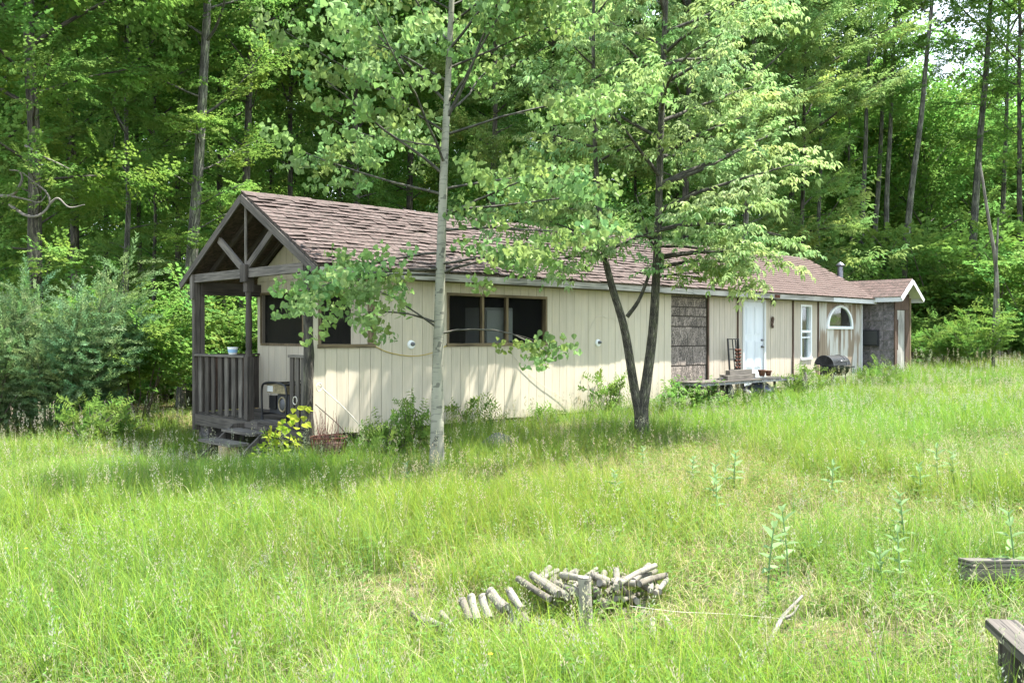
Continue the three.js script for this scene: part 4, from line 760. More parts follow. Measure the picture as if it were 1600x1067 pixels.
// ---------------------------------------------------------------- the two trees before the cabin
{
  R = rng(701);
  const D = 10.6, base = P(682, 0, D), y0 = G(base.x, base.z), t = thing('aspen_tree', 'slender pale-barked aspen standing before the cream front wall', 'tree'); t.position.set(base.x, y0, base.z);
  const off = V(base.x, y0, base.z), mv = (g) => g.translate(-off.x, -off.y, -off.z);
  const pts = curve([V(base.x, y0 - 0.1, base.z), P(683, 640, D), P(684, 560, D), P(689, 400, D), P(693, 280, D), P(699, 150, D + 0.05), P(706, 0, D + 0.1), P(712, -150, D + 0.15), P(716, -330, D + 0.2)], 50);
  put('trunk', mv(tube(pts, (k) => (0.078 + 0.03 * pow(1 - k, 14)) * (1 - 0.8 * pow(k, 1.1)), 14)), M.aspen, t);
  const spots = [], o = { bend: 0.05, twigs: 5.6, bare: 0.4, twig: 0.62, hang: 0.25, step: 0.24, loose: 0.06, size: 1, twigWood: 0.7 };
  const at = (py) => pick(pts, CAM + (HY - py) / F * D);
  const go = (py, dx, dy, dz, len, r, extra) => { const w = []; limb(at(py), V(dx, dy, dz), len, r * 0.78, w, spots, { ...o, ...extra }); put('limb', mv(merge(w)), M.aspenLimb, t); };
  // limbs that can be told apart: row on the trunk, direction (x right, y up, z to the viewer), length
  go(514, -0.75, 0.55, 0.35, 1.0, 0.014, { bend: -0.3, bare: 0.75 }); go(505, -1, 0.35, 0.7, 1.2, 0.014, { bend: -0.5, bare: 0.4 });
  go(430, -1, 0.1, 0.3, 1.6, 0.02, { bend: -0.5, twigs: 6, bare: 0.45 }); go(420, -0.9, -0.05, 0.8, 1.5, 0.018, { bend: -0.4, twigs: 6, bare: 0.35 }); go(395, -1, 0.0, -0.3, 1.4, 0.018, { bend: -0.45, twigs: 5 });
  go(522, 1, 0.38, 0.15, 1.35, 0.014, { bend: -0.55, bare: 0.62, twigs: 6, twig: 0.4 });
  go(428, 1, 0.5, 0.3, 1.1, 0.02, { bend: -0.25 }); go(412, 0.9, 0.2, 0.6, 1.5, 0.02, { bend: -0.4, twigs: 5 }); go(330, 1, 0.05, 0.1, 1.9, 0.018, { bend: -0.15 }); go(360, 0.9, 0.15, 0.5, 1.9, 0.018, { bend: -0.3 });
  go(273, -0.95, 0.75, 0.2, 1.7, 0.024, {}); go(160, -0.9, 1.0, 0.2, 1.8, 0.022, {}); go(186, 0.6, 0.9, 0.3, 1.9, 0.026, {}); go(75, 0.5, 0.5, 0.4, 1.6, 0.02, {});
  for (let i = 0; i < 24; i++) { const py = 330 - i * 22 + rr(-10, 10), a = i * 2.4 + 0.8; go(py, cos(a), lerp(0.25, 0.9, i / 30), sin(a) * (sin(a) > 0 ? 0.4 : 0.9), rr(1.5, 2.4) * (1 - 0.55 * pow(i / 30, 1.5)), 0.02 * (1 - 0.5 * i / 30), {}); }
  for (const s of spots) s[0].sub(off);
  leafCount += spots.length; crownMesh('crown', S.aspen, L.aspen, spots, t);
}
{
  R = rng(711);
  const D = 13.4, base = P(1003, 0, D), y0 = G(base.x, base.z), t = thing('box_elder_tree', 'dark twin-stemmed box elder before the cabin wall', 'tree'); t.position.set(base.x, y0, base.z);
  const off = V(base.x, y0, base.z), mv = (g) => g.translate(-off.x, -off.y, -off.z);
  const A = curve([V(base.x + 0.03, y0 - 0.1, base.z), P(1004, 645, D), P(1010, 600, D), P(1020, 520, D), P(1026, 420, D), P(1030, 290, D), P(1034, 160, D), P(1040, 0, D + 0.1), P(1046, -160, D + 0.2), P(1050, -300, D + 0.3)], 44);
  const B = curve([V(base.x - 0.02, y0 - 0.1, base.z), P(1000, 650, D), P(992, 610, D), P(975, 510, D - 0.1), P(957, 450, D - 0.1), P(944, 395, D - 0.1), P(934, 300, D - 0.05), P(928, 180, D), P(927, 50, D), P(930, -100, D)], 44);
  put('stem', mv(tube(A, (k) => (0.094 + 0.045 * pow(1 - k, 16)) * (1 - 0.78 * k), 12)), M.boxElderBark, t); put('stem', mv(tube(B, (k) => (0.083 + 0.045 * pow(1 - k, 16)) * (1 - 0.8 * k), 12)), M.boxElderBark, t);
  const spots = [], o = { bend: -0.1, twigs: 3.1, bare: 0.28, twig: 0.9, hang: 0.3, step: 0.25, loose: 0.1, size: 1.05, twigWood: 0.5 };
  const at = (p, py) => pick(p, CAM + (HY - py) / F * D);
  const go = (p, py, dx, dy, dz, len, r, extra) => { const w = []; limb(at(p, py), V(dx, dy, dz), len, r, w, spots, { ...o, ...extra }); put('limb', mv(merge(w)), M.boxElderBark, t); };
  put('limb', mv(tube(curve([P(980, 495, D), P(998, 470, D), P(1016, 425, D)], 8), (k) => 0.035 * (1 - 0.3 * k), 8)), M.boxElderBark, t);
  go(A, 420, 1, 0.35, 0.2, 1.5, 0.03, { bend: -0.25 }); go(A, 405, 0.9, 0.3, 0.7, 1.6, 0.03, { bend: -0.3 }); go(A, 435, 0.6, 0.1, 0.6, 0.7, 0.014, { bend: -0.1 });
  go(A, 400, -0.35, 0.8, 0.4, 1.0, 0.03, {}); const low = { bend: -0.35, twigs: 4.4, twig: 0.7, bare: 0.3 }; go(A, 400, 0.7, 0.1, 0.7, 1.3, 0.02, low); go(A, 385, 1, 0.05, 0.35, 1.2, 0.02, low); go(A, 375, -0.6, 0.15, 0.65, 1.3, 0.02, low); go(B, 405, -0.8, 0.15, 0.5, 1.0, 0.016, low); go(B, 380, -0.95, 0.2, 0.1, 1.2, 0.016, low); go(B, 360, -0.5, 0.1, 0.8, 1.1, 0.016, low); go(A, 360, 1, 0.3, 0.3, 1.8, 0.034, { bend: -0.3 }); go(A, 330, 0.95, 0.45, 0.5, 2.0, 0.034, { bend: -0.25 }); go(A, 290, 1, 0.5, -0.3, 2.6, 0.04, { bend: -0.2 }); go(A, 350, 0.9, 0.3, 0.9, 1.6, 0.03, { bend: -0.4 });
  go(B, 385, -0.7, 0.4, 0.5, 1.2, 0.022, { bend: -0.3 }); go(B, 395, 0.8, 0.35, 0.4, 1.1, 0.02, { bend: -0.3 }); go(B, 340, -0.9, 0.3, 0.4, 1.3, 0.02, { bend: -0.35 });
  for (let i = 0; i < 30; i++) { const py = 290 - i * 19 + rr(-9, 9), a = i * 2.4; go(A, py, cos(a) * 0.9 + 0.25, lerp(0.25, 0.8, i / 30), sin(a) * 0.9, rr(1.35, 2.4) * (1 - 0.5 * pow(i / 30, 2)), 0.032 * (1 - 0.5 * i / 30), {}); }
  for (let i = 0; i < 14; i++) { const py = 320 - i * 28 + rr(-9, 9), a = i * 2.4 + 1.9; go(B, py, cos(a) - 0.15, lerp(0.25, 0.8, i / 17), sin(a), rr(0.8, 1.35) * (1 - 0.4 * i / 17), 0.022 * (1 - 0.5 * i / 17), {}); }
  for (const s of spots) s[0].sub(off);
  leafCount += spots.length; crownMesh('crown', S.boxElder, L.boxElder, spots, t);
}

// ---------------------------------------------------------------- the wood
// trunks that can be told apart: base pixel column, depth, lean of the column over the picture, trunk width in pixels, height, crown base, kind
const kinds = {
  maple: { lib: B.maple, leaf: L.maple, bark: M.bark[0] }, dark: { lib: B.maple, leaf: L.maple, bark: M.bark[0] }, grey: { lib: B.maple, leaf: L.maple, bark: M.bark[1] }, pale: { lib: B.maple, leaf: L.maple, bark: M.bark[1] },
  ash: { lib: B.ash, leaf: L.ash, bark: M.bark[0] }, ashGrey: { lib: B.ash, leaf: L.ash, bark: M.bark[1] },
};
const wood = [
  // px at row 400, depth, px shift up to row 0, width px, height, crown base, crown radius, limbs, kind, label
  [300, 20.5, 22, 18, 19, 3.5, 3.6, 34, 'pale', 'straight grey-brown maple trunk rising just behind the porch gable'],
  [384, 24, 12, 14, 19, 4, 3.4, 32, 'dark', 'dark straight maple behind the ridge beside the porch gable'],
  [52, 17.5, -10, 22, 17, 2.6, 4.2, 42, 'dark', 'thick dark maple trunk behind the bleached dead branch'],
  [197, 23, 6, 9, 16, 3.0, 3.2, 32, 'pale', 'thin pale maple trunk in the shade between shrub and porch'],
  [243, 26, 3, 6, 15, 3.2, 2.8, 26, 'dark', 'very thin maple trunk in the shade beyond the porch'],
  [120, 27, -8, 14, 18, 3.4, 3.6, 34, 'dark', 'maple trunk deep in the shade behind the grey-green shrub'],
  [-60, 19, -10, 22, 17, 2.6, 4.0, 38, 'dark', 'dark maple at the wood edge past the grey-green shrub'],
  [450, 27, 5, 10, 18, 2.6, 3.2, 30, 'maple', 'maple behind the curled old part of the roof'],
  [560, 26, -6, 12, 18, 2.6, 3.4, 34, 'maple', 'maple behind the roof close to the pale aspen crown'],
  [640, 30, 4, 12, 19, 2.6, 3.6, 32, 'maple', 'tall maple seen through the pale aspen crown'],
  [770, 27, 6, 11, 18, 2.6, 3.4, 32, 'ash', 'leafy ash behind the roof between aspen and box elder'],
  [870, 29, -5, 11, 18, 2.6, 3.5, 32, 'ash', 'ash tree behind the box elder and the roof ridge'],
  [1070, 25, 8, 12, 17, 2.6, 3.2, 32, 'ash', 'brown ash trunk just behind the twin box elder stems'],
  [1165, 26, 18, 10, 16, 2.6, 3.4, 34, 'ashGrey', 'grey ash leaning over the smooth newer shingles'],
  [1255, 28, 6, 8, 15, 2.6, 3.2, 32, 'ash', 'light green ash behind the far end of the ridge'],
  [1281, 34, 4, 7, 17, 6, 2.6, 22, 'ashGrey', 'slim trunk behind the far rake of the roof'],
  [1331, 36, -3, 5, 16, 6, 2.4, 20, 'grey', 'very slim dark trunk beyond the stovepipe'],
  [1346, 33, 16, 9, 18, 7.5, 2.6, 20, 'grey', 'grey trunk beside the stovepipe, tilting a little'],
  [1365, 34, 24, 9, 19, 8.2, 2.6, 20, 'grey', 'brown trunk of the close pair behind the shed'],
  [1383, 33, 10, 9, 19, 8.5, 2.6, 20, 'grey', 'grey upright trunk of the close pair behind the shed'],
  [1415, 31, 40, 11, 19, 9, 2.6, 18, 'grey', 'pale grey trunk leaning clearly, behind the shed gable'],
  [1521, 33, 26, 13, 19, 6.6, 3.0, 24, 'grey', 'stout grey trunk beyond the meadow past the shed'],
  [1567, 36, 10, 9, 18, 6, 3.0, 24, 'grey', 'slim grey trunk beside the broken leaning stem'],
  [1594, 32, -6, 9, 18, 6, 3.0, 24, 'maple', 'forked maple at the meadow end past the shed'],
];
wood.forEach(([px, d, sh, w, H, cb, cr, n, kind, label], i) => {
  R = rng(800 + i); const x400 = (px - CX) / F * d, rise = 400 / F * d, per = sh / F * d / rise, z = -d, yb = CAM + 123 / F * d, x = x400 - per * (yb - G(x400, z));
  tree('forest_tree', label, null, { seed: 800 + i, x, z, H, r: w / F * d * 0.5 * 1.12, lx: per * H, lz: rr(-0.4, 0.4), base: cb, R: cr, limbs: n, wob: 0.04, ...kinds[kind] });
});
// more of the wood, filling in behind
{
  const rows = [];
  R = rng(900);
  for (let i = 0; i < 13; i++) rows.push([-200 + i * 62 + rr(-18, 18), rr(28, 40), 'dark']);
  for (let i = 0; i < 12; i++) rows.push([560 + i * 62 + rr(-20, 20), rr(33, 42), i % 2 ? 'maple' : 'ash']);
  for (let i = 0; i < 8; i++) rows.push([1290 + i * 55 + rr(-14, 14), rr(38, 46), 'grey']);
  rows.push([2150, 26, 'grey'], [2300, 21, 'grey'], [1990, 31, 'grey'], [2500, 25, 'grey']);
  rows.forEach(([px, d, kind], i) => {
    const right = px > 1280;
    tree('forest_tree', { grey: 'slender maple far back in the sunny wood beyond the shed', dark: 'leafy maple deep in the shady wood behind the porch', maple: 'leafy maple far back in the wood behind the long roof', ash: 'light green ash far back in the wood behind the long roof' }[kind], { grey: 'sunny wood beyond the shed', dark: 'shady wood behind the porch', maple: 'maples behind the roof', ash: 'ashes behind the roof' }[kind],
      { seed: 950 + i, x: (px - CX) / F * d, z: -d, H: right ? rr(9, 12.5) : rr(17, 20), r: rr(0.09, 0.16), lx: rr(-0.5, 0.5), base: rr(2, 4), R: rr(2.8, 3.8), limbs: right ? 26 : 32, ...kinds[kind], lib: B.far });
  });
}
// saplings and bushes of the understorey
function bush(name, label, category, group, o) {             // many stems from one foot
  R = rng(o.seed);
  const t = thing(name, label, category, group), y0 = G(o.x, o.z); t.position.set(o.x, y0, o.z);
  if (o.lib) {
    const list = [];
    for (let i = 0; i < o.stems; i++) { const a = i * 2.4 + R(), q = sqrt((i + 0.5) / o.stems), d = V(cos(a) * q * o.w / o.h, 1, sin(a) * q * o.w / o.h).normalize(); const x = V(cos(a), 0, sin(a)), s = o.h * rr(0.75, 1.1) * (1 - 0.25 * q) / o.lib[0].len; list.push([V(cos(a) * 0.1 * q, -0.05, sin(a) * 0.1 * q), x.multiplyScalar(0.25).add(d).add(V(0, -0.9, 0)).addScaledVector(V(cos(a), 0, sin(a)), 0.35), s]); }
    setBranches(t, [o.lib[o.seed % o.lib.length]], M.twig, o.leaf, list.map(([p, d, s]) => [p, V(d.x, max(-0.35, d.y), d.z), s]), 'stems', 'foliage'); return t;
  }
  const w = [], spots = [];
  for (let i = 0; i < o.stems; i++) {
    const a = i * 2.4 + R(), q = sqrt((i + 0.5) / o.stems), d = V(cos(a) * q * o.w / o.h, 1, sin(a) * q * o.w / o.h * (o.flat ?? 1));
    limb(V(cos(a) * 0.08 * q, -0.05, sin(a) * 0.08 * q), d, o.h * rr(0.75, 1.1) * (1 - 0.25 * q), o.r ?? 0.018, w, spots, { bend: o.bend ?? -0.3, twigs: o.twigs ?? 5, bare: o.bare ?? 0.12, twig: o.twig ?? 0.6, hang: o.hang ?? 0.0, step: o.step ?? 0.22, loose: 0.06, size: o.size ?? 1, twigWood: o.tw ?? 0.25 });
  }
  put('stems', merge(w), M.twig, t); leafCount += spots.length; crownMesh('foliage', o.spray, o.leaf, spots, t, o.tone); return t;
}
const at = (px, d) => { const p = P(px, 0, d); return { x: p.x, z: p.z }; };
bush('willow_shrub', 'large grey-green willow shrub at the wood edge beside the porch', 'shrub', null, { ...at(95, 15.6), seed: 1001, stems: 36, h: 2.85, w: 1.9, lib: B.willow, leaf: L.willow });
bush('willow_shrub', 'grey-green willow shrub half hidden behind the larger one', 'shrub', null, { ...at(-30, 15.2), seed: 1002, stems: 26, h: 2.7, w: 1.5, lib: B.willow, leaf: L.willow });
bush('low_shrub', 'low bright bush in front of the willow shrub', 'shrub', null, { ...at(140, 14.2), seed: 1003, stems: 16, h: 0.95, w: 0.7, twigs: 7, spray: S.weed, leaf: L.weed, twig: 0.35, step: 0.14, size: 1.1 });
bush('low_shrub', 'low bush at the foot of the willow shrub near the porch', 'shrub', null, { ...at(175, 15.0), seed: 1004, stems: 14, h: 0.8, w: 0.7, twigs: 7, spray: S.weed, leaf: L.weed, twig: 0.35, step: 0.14, size: 1.1 });
[[215, 16.8, 3.3, 'sunlit young maple between the willow shrub and the porch'], [150, 17.2, 2.9, 'young maple rising behind the willow shrub'], [375, 20, 2.8, 'young maple deep behind the open porch'], [20, 17.0, 3.6, 'young maple overtopping the smaller willow shrub']].forEach(([px, d, h, lab], i) =>
  bush('maple_sapling', lab, 'sapling', null, { ...at(px, d), seed: 1010 + i, stems: 8, h, w: 1.1, lib: B.sapling, leaf: L.maple }));
R = rng(1020);
const under = [];
for (let i = 0; i < 18; i++) under.push([-60 + i * 28 + rr(-12, 12), i % 2 ? rr(20, 25) : rr(27, 36), i % 2 ? rr(1.6, 3.0) : rr(3, 5), 0]);
for (let i = 0; i < 16; i++) under.push([1210 + i * 29 + rr(-10, 10), rr(29, 37), i % 2 ? rr(2.2, 4) : rr(4.5, 7.5), 1]);
for (let i = 0; i < 12; i++) under.push([1440 + i * 19 + rr(-6, 6), rr(25, 29), rr(0.9, 2.2), 2]);
for (let i = 0; i < 15; i++) under.push([430 + i * 56 + rr(-14, 14), i % 2 ? rr(25, 27) : rr(28, 32), i % 2 ? rr(3.2, 4.8) : rr(5, 7.5), 3]);
under.forEach(([px, d, h, k], i) => bush('understorey_bush', ['dim leafy bush on the shady forest floor behind the porch', 'tall sunlit bush in the wood behind the shed', 'leafy bush on the wood edge past the shed', 'tall leafy bush standing behind the long roof'][k], 'bush', ['bushes in the shade', 'bushes behind the shed', 'bushes on the wood edge', 'bushes behind the roof'][k],
  { ...at(px, d), seed: 1100 + i, stems: 9, h, w: h * 0.55, lib: k === 3 ? B.ashBush : k === 2 ? B.sapling : B.bush, leaf: [L.maple, L.maple, L.maple, L.ash][k] }));
// the far wood, one mass
{
  R = rng(1200); const n = 2300, g = B.far[1].leaves, im = new THREE.InstancedMesh(g, L.maple, n), c = new THREE.Color(), e = new THREE.Euler();
  for (let i = 0; i < n; i++) {
    const px = rr(-250, 1850), d = rr(47, 72), hMax = lerp(21, px > 1330 && px < 1570 ? 10 : 15, sstep(1200, 1400, px)) + 3 * (noise(px * 0.011, 3, 8) - 0.5) * 2, p = P(px, 0, d);
    p.y = G(p.x, p.z) + 0.3 + hMax * pow(R(), 1.25); _q.setFromEuler(e.set(rr(-0.5, 0.5), R() * 6.28, rr(-0.3, 0.6))); _m.compose(p, _q, _s.setScalar(rr(0.9, 1.6))); im.setMatrixAt(i, _m); const k = rr(0.8, 1.2); im.setColorAt(i, c.setRGB(k * rr(0.9, 1.2), k, k * 0.9));
  }
  im.name = 'far_woodland'; im.castShadow = im.receiveShadow = true; scene.add(im); stuff(im); tag(im, 'mass of leafy trees far back in the wood', 'woodland');
}
{ // bleached dead branch over the willow shrub
  R = rng(1301); const D = 16.4, p = (x, y, k = 0) => P(x, y, D + k), b = [], t = thing('dead_branch', 'bleached bare dead branch reaching over the willow shrub', 'branch');
  const tb = (l, r) => tube(curve(l, 16), (k) => r * (1 - 0.75 * k) + 0.004, 6);
  const main = put('branch_stem', tb([p(-30, 302, 0.5), p(15, 306, 0.3), p(30, 292), p(35, 278), p(30, 268), p(15, 266)], 0.03), M.deadwood, t);
  put('twig', tb([p(15, 320, 0.4), p(45, 338), p(62, 336), p(78, 318), p(72, 300), p(55, 286), p(33, 268)], 0.025), M.deadwood, t); put('twig', tb([p(78, 318), p(90, 310), p(108, 324), p(132, 320)], 0.02), M.deadwood, t);
  put('twig', tb([p(40, 228, 0.4), p(70, 246), p(92, 256), p(108, 264)], 0.02), M.deadwood, t); put('twig', tb([p(15, 306, 0.3), p(42, 312), p(62, 316), p(72, 305)], 0.015), M.deadwood, t);
}
{ // broken leaning stem and bare sapling on the far side
  R = rng(1311); const D = 27;
  const a = P(1562, 0, D + 0.4), foot = V(a.x, G(a.x, a.z) - 0.05, a.z);
  solo('leaning_stem', tube(curve([foot, P(1556, 410, D), P(1546, 350, D - 0.1), P(1535, 280, D - 0.1), P(1531, 255, D)], 14), (k) => 0.07 * (1 - 0.6 * k), 7), M.deadwood, 'thin pale dead stem leaning against the stout grey trunk', 'dead stem');
  const b = P(1553, 0, 25), f2 = V(b.x, G(b.x, b.z) - 0.05, b.z);
  solo('bare_sapling', tube(curve([f2, P(1554, 500, 25), P(1557, 420, 25), P(1560, 340, 25)], 12), (k) => 0.05 * (1 - 0.5 * k), 7), M.bark[1], 'straight bare sapling stem rising from the meadow edge bushes', 'sapling');
}
// ---------------------------------------------------------------- weeds by the wall, milkweed, vine
const weedAt = (n, lab, cat, px, d, o) => bush(n, lab, cat, null, { ...at(px, d), stems: 7, h: 0.6, w: 0.25, r: 0.006, twigs: 9, twig: 0.2, step: 0.13, bend: -0.2, tw: 0.4, spray: S.weed, leaf: L.weed, ...o });
weedAt('weed_clump', 'bushy green weeds between the aspen and the wire basket', 'weeds', 640, 12.3, { seed: 1401, h: 0.85, w: 0.4, stems: 12 });
weedAt('weed_clump', 'spreading green weeds beside the wire basket', 'weeds', 598, 12.0, { seed: 1402, h: 0.6, w: 0.5, stems: 12 });
weedAt('weed_clump', 'thin tall weeds against the siding past the aspen', 'weeds', 732, 13.9, { seed: 1403, h: 0.75, w: 0.2, stems: 5 });
weedAt('weed_clump', 'sparse reddish weeds against the siding under the wide window', 'weeds', 762, 14.1, { seed: 1404, h: 0.5, w: 0.2, stems: 5 });
weedAt('weed_clump', 'low weeds along the siding halfway to the box elder', 'weeds', 850, 15.0, { seed: 1405, h: 0.4, w: 0.4, stems: 8 });
weedAt('young_shrub', 'airy young shrub with pale leaves against the cream siding', 'shrub', 955, 15.9, { seed: 1406, h: 0.95, w: 0.45, stems: 10 });
weedAt('young_shrub', 'leafy green bush between the box elder and the work table', 'shrub', 1068, 16.6, { seed: 1407, h: 0.6, w: 0.4, stems: 11, spray: S.boxElder, leaf: L.maple, size: 0.8 });
weedAt('young_shrub', 'bush with drooping leaves by the end leg of the work table', 'shrub', 1098, 16.9, { seed: 1408, h: 0.6, w: 0.3, stems: 6, spray: S.boxElder, leaf: L.maple, size: 0.8 });
[[1250, 18.8, 0.7], [1268, 19.4, 0.8], [1240, 19.6, 0.55], [1215, 18.0, 0.4], [1352, 21, 0.5], [1385, 21.8, 0.75], [1370, 21.2, 0.55], [1180, 17.2, 0.4]].forEach(([px, d, h], i) => bush('tall_weed', i < 4 || i === 7 ? 'tall yellowish weeds between the work table and the grill' : 'tall seeding weeds before the shed wall', 'weeds', i < 4 || i === 7 ? 'weeds by the grill' : 'weeds by the shed', { ...at(px, d), seed: 1420 + i, stems: 9, h, w: 0.3, r: 0.006, twigs: 9, twig: 0.2, step: 0.13, bend: -0.2, tw: 0.4, spray: S.weed, leaf: L.weed }));
{ // vine with yellow leaves at the porch corner
  const w = world(-0.3, 0, 0.06); bush('grape_vine', 'yellow-green vine sprawling over the porch edge by the log post', 'vine', null, { x: w.x, z: w.z, seed: 1441, stems: 6, h: 0.52, w: 0.5, r: 0.007, twigs: 5, bare: 0.55, twig: 0.3, step: 0.2, bend: -0.6, spray: S.grape, leaf: L.grape, size: 1 });
}
{ // milkweed plants: pairs of broad leaves on an upright stem
  const b = new Leaves(); R = rng(1450); b.leaf(V(0, 0, 0), V(1, 0, 0), V(0, 1, 0), 0.15, 0.062, 0.3, 0.16, 'long'); const lg = b.build(), st = tube([V(0, -0.03, 0), V(0.008, 0.5, 0.004), V(0, 1, 0)], [0.007, 0.006, 0.004], 6);
  const list = [[965, 8.2, 0.5], [1112, 8.6, 0.5], [1125, 7.9, 0.55], [1148, 9.0, 0.5], [1300, 8.6, 0.45], [1440, 8.4, 0.45], [1468, 9.2, 0.5], [1492, 9.0, 0.55], [1235, 5.9, 0.55], [1200, 5.7, 0.5], [1418, 6.5, 0.55], [1412, 5.5, 0.5], [1590, 5.7, 0.55], [1380, 5.6, 0.35], [1082, 9.4, 0.4], [1350, 10.4, 0.45], [1005, 10.6, 0.4], [640, 9.6, 0.35]];
  list.forEach(([px, d, h], i) => {
    const t = thing('milkweed_plant', 'upright pale green milkweed with paired broad leaves in the meadow', 'milkweed', 'milkweed plants in the meadow'), { x, z } = at(px, d); t.position.set(x, G(x, z) - 0.02, z); R = rng(1460 + i); t.rotation.set(rr(-0.16, 0.16), R() * 6.28, rr(-0.16, 0.16)); t.scale.setScalar(rr(0.72, 0.98));
    const s = put('stem', st, L.milkweed, t); s.scale.set(1, h * 0.98 + 0.03, 1);
    for (let k = 0; k < 5; k++) for (const q of [0, PI]) { const m = put('leaf', lg, L.milkweed, t); m.position.set(0, h * (0.42 + 0.14 * k), 0); m.rotation.set(0, k * 1.57 + q + rr(-0.3, 0.3), lerp(0.2, 0.95, k / 4) + rr(-0.15, 0.15), 'YXZ'); m.scale.setScalar((k === 4 ? 0.6 : 0.86) * rr(0.75, 1.1)); }
  });
}

// ---------------------------------------------------------------- the meadow
{
  const dir = () => { const a = R() * 6.283; return V(cos(a), 0, sin(a)); };
  const green = () => { const t = R(), k = rr(0.75, 1.2); return t < 0.8 ? [k * rr(0.185, 0.265), k * rr(0.305, 0.35), k * rr(0.04, 0.07)] : t < 0.94 ? [k * 0.13, k * 0.25, k * 0.065] : [k * 0.43, k * 0.38, k * 0.24]; };
  const straw = () => { const k = rr(0.7, 1.2); return [k * 0.46, k * 0.39, k * 0.25]; };
  // a round sod, thick in the middle: mode 0 lush, 1 thin with thatch; wide = blade width factor for sods farther off
  const RAD = 0.72;
  const sod = (seed, n, mode, wide) => {
    R = rng(seed); const b = new Leaves(), tufts = []; for (let i = 0; i < 34; i++) { const q = sqrt(R()) * RAD, a = R() * 6.283; tufts.push([cos(a) * q, sin(a) * q, rr(0.55, 1.4)]); }
    for (let i = 0; i < n; i++) {
      let x, z, tall = 1; if (R() < 0.55) { const t = tufts[floor(R() * tufts.length)], a = R() * 6.283, q = sqrt(R()) * 0.09; x = t[0] + cos(a) * q; z = t[1] + sin(a) * q; tall = t[2]; } else { const q = sqrt(R()) * RAD, a = R() * 6.283; x = cos(a) * q; z = sin(a) * q; }
      const r = R(), at0 = V(x, -0.05, z);
      if (mode === 1 ? r < 0.33 : r < 0.07) { b.col = straw(); at0.y = rr(-0.02, 0.03); b.blade(at0, dir(), rr(0.12, 0.26), rr(0.003, 0.006) * wide, rr(1.0, 1.9)); }
      else if (mode === 1 ? r < 0.365 : r < 0.1) { const k = rr(0.8, 1.2), a = R() * 6.28; b.col = [0.14 * k, 0.23 * k, 0.06 * k]; for (let j = 0; j < 4; j++) b.leaf(V(x, rr(0.04, 0.24), z), V(cos(a + j * 1.6), rr(0, 0.6), sin(a + j * 1.6)), V(0, 1, 0), rr(0.035, 0.075), rr(0.012, 0.024), 0.2, 0.25, 'oval'); }
      else { b.col = green(); const h = (mode === 1 ? rr(0.12, 0.3) : rr(0.2, 0.46)) * tall; b.blade(at0, dir(), h + 0.05, rr(0.0032, 0.0065) * wide, rr(0.15, 1.1), h > 0.3 ? 4 : 3); }
      b.flush();
    }
    const heads = mode === 1 ? 6 : 14;
    for (let i = 0; i < heads; i++) {                         // seed stalks with loose panicles
      const q = sqrt(R()) * RAD, a0 = R() * 6.283, p = V(cos(a0) * q, -0.05, sin(a0) * q), d = dir(), h = rr(0.42, 0.68); b.col = [0.26, 0.33, 0.11]; b.blade(p, d, h, 0.003 * wide, 0.22, 3); b.flush();
      b.col = [rr(0.46, 0.56), rr(0.43, 0.51), rr(0.31, 0.38)]; const tip = V(p.x + d.x * h * 0.12, h * 0.87, p.z + d.z * h * 0.12), loose = rr(0.008, 0.03);
      for (let k = 0; k < 18; k++) { const a = R() * 6.28, t = rr(-0.09, 0.05), qq = loose * rr(0, 1) * (1.2 - abs(t) * 8); b.leaf(V(tip.x + cos(a) * qq, tip.y + t, tip.z + sin(a) * qq), V(cos(a) * 0.6, 1, sin(a) * 0.6), V(sin(a), 0.1, -cos(a)), 0.016 * wide, 0.006 * wide, 0.1, 0, 'oval'); } b.flush();
    }
    for (let i = 0; i < (mode === 1 ? 2 : 4); i++) {           // leafy forbs standing among the blades
      const q = sqrt(R()) * RAD, a0 = R() * 6.283, p = V(cos(a0) * q, -0.05, sin(a0) * q), h = rr(0.24, 0.46), k = rr(0.75, 1.2), d = dir(), lean = rr(0, 0.3); b.col = [0.13 * k, 0.245 * k, 0.065 * k]; b.blade(p, d, h, 0.005, lean, 3);
      for (let j = 0; j < 15; j++) { const t = 0.25 + 0.75 * j / 14, a = j * 2.4; b.leaf(V(p.x + d.x * h * lean * t * t * 0.75, h * t - 0.05, p.z + d.z * h * lean * t * t * 0.75), V(cos(a), rr(0.2, 0.9), sin(a)), V(0, 1, 0), rr(0.04, 0.075) * (1.2 - 0.5 * t), rr(0.009, 0.018), 0.2, 0.3, 'oval'); } b.flush();
    }
    if (mode === 0 && seed % 3 === 0) { const p = V(rr(-0.4, 0.4), 0.36, rr(-0.4, 0.4)); b.col = [0.7, 0.55, 0.05]; for (let i = 0; i < 6; i++) b.leaf(p, V(cos(i * 1.05), 0.3, sin(i * 1.05)), V(0, 1, 0), 0.014, 0.01, 0.1, 0.1, 'oval'); b.flush(); b.col = green(); b.blade(V(p.x, -0.05, p.z), V(1, 0, 0), 0.41, 0.003, 0, 2); b.flush(); }
    return b.build();
  };
  const near = [[1, 2, 3, 4].map((i) => sod(1600 + i, 2000, 0, 1)), [5, 6, 7].map((i) => sod(1600 + i, 1150, 1, 1))];
  const far = [[1, 2, 3].map((i) => sod(1650 + i, 1000, 0, 1.5)), [4, 5].map((i) => sod(1650 + i, 600, 1, 1.5))];
  // where nothing grows: under the cabin and its porch, under the shed
  const local = (x, z) => { const dx = x - C0.x, dz = z - C0.z; return [dx * cos(CA) - dz * sin(CA), dx * sin(CA) + dz * cos(CA)]; };
  const covered = (x, z) => { const [u, v] = local(x, z); return (u > -0.35 && u < 18.5 && v < 0.42 && v > -3.6); };
  const lists = new Map(); R = rng(1510);
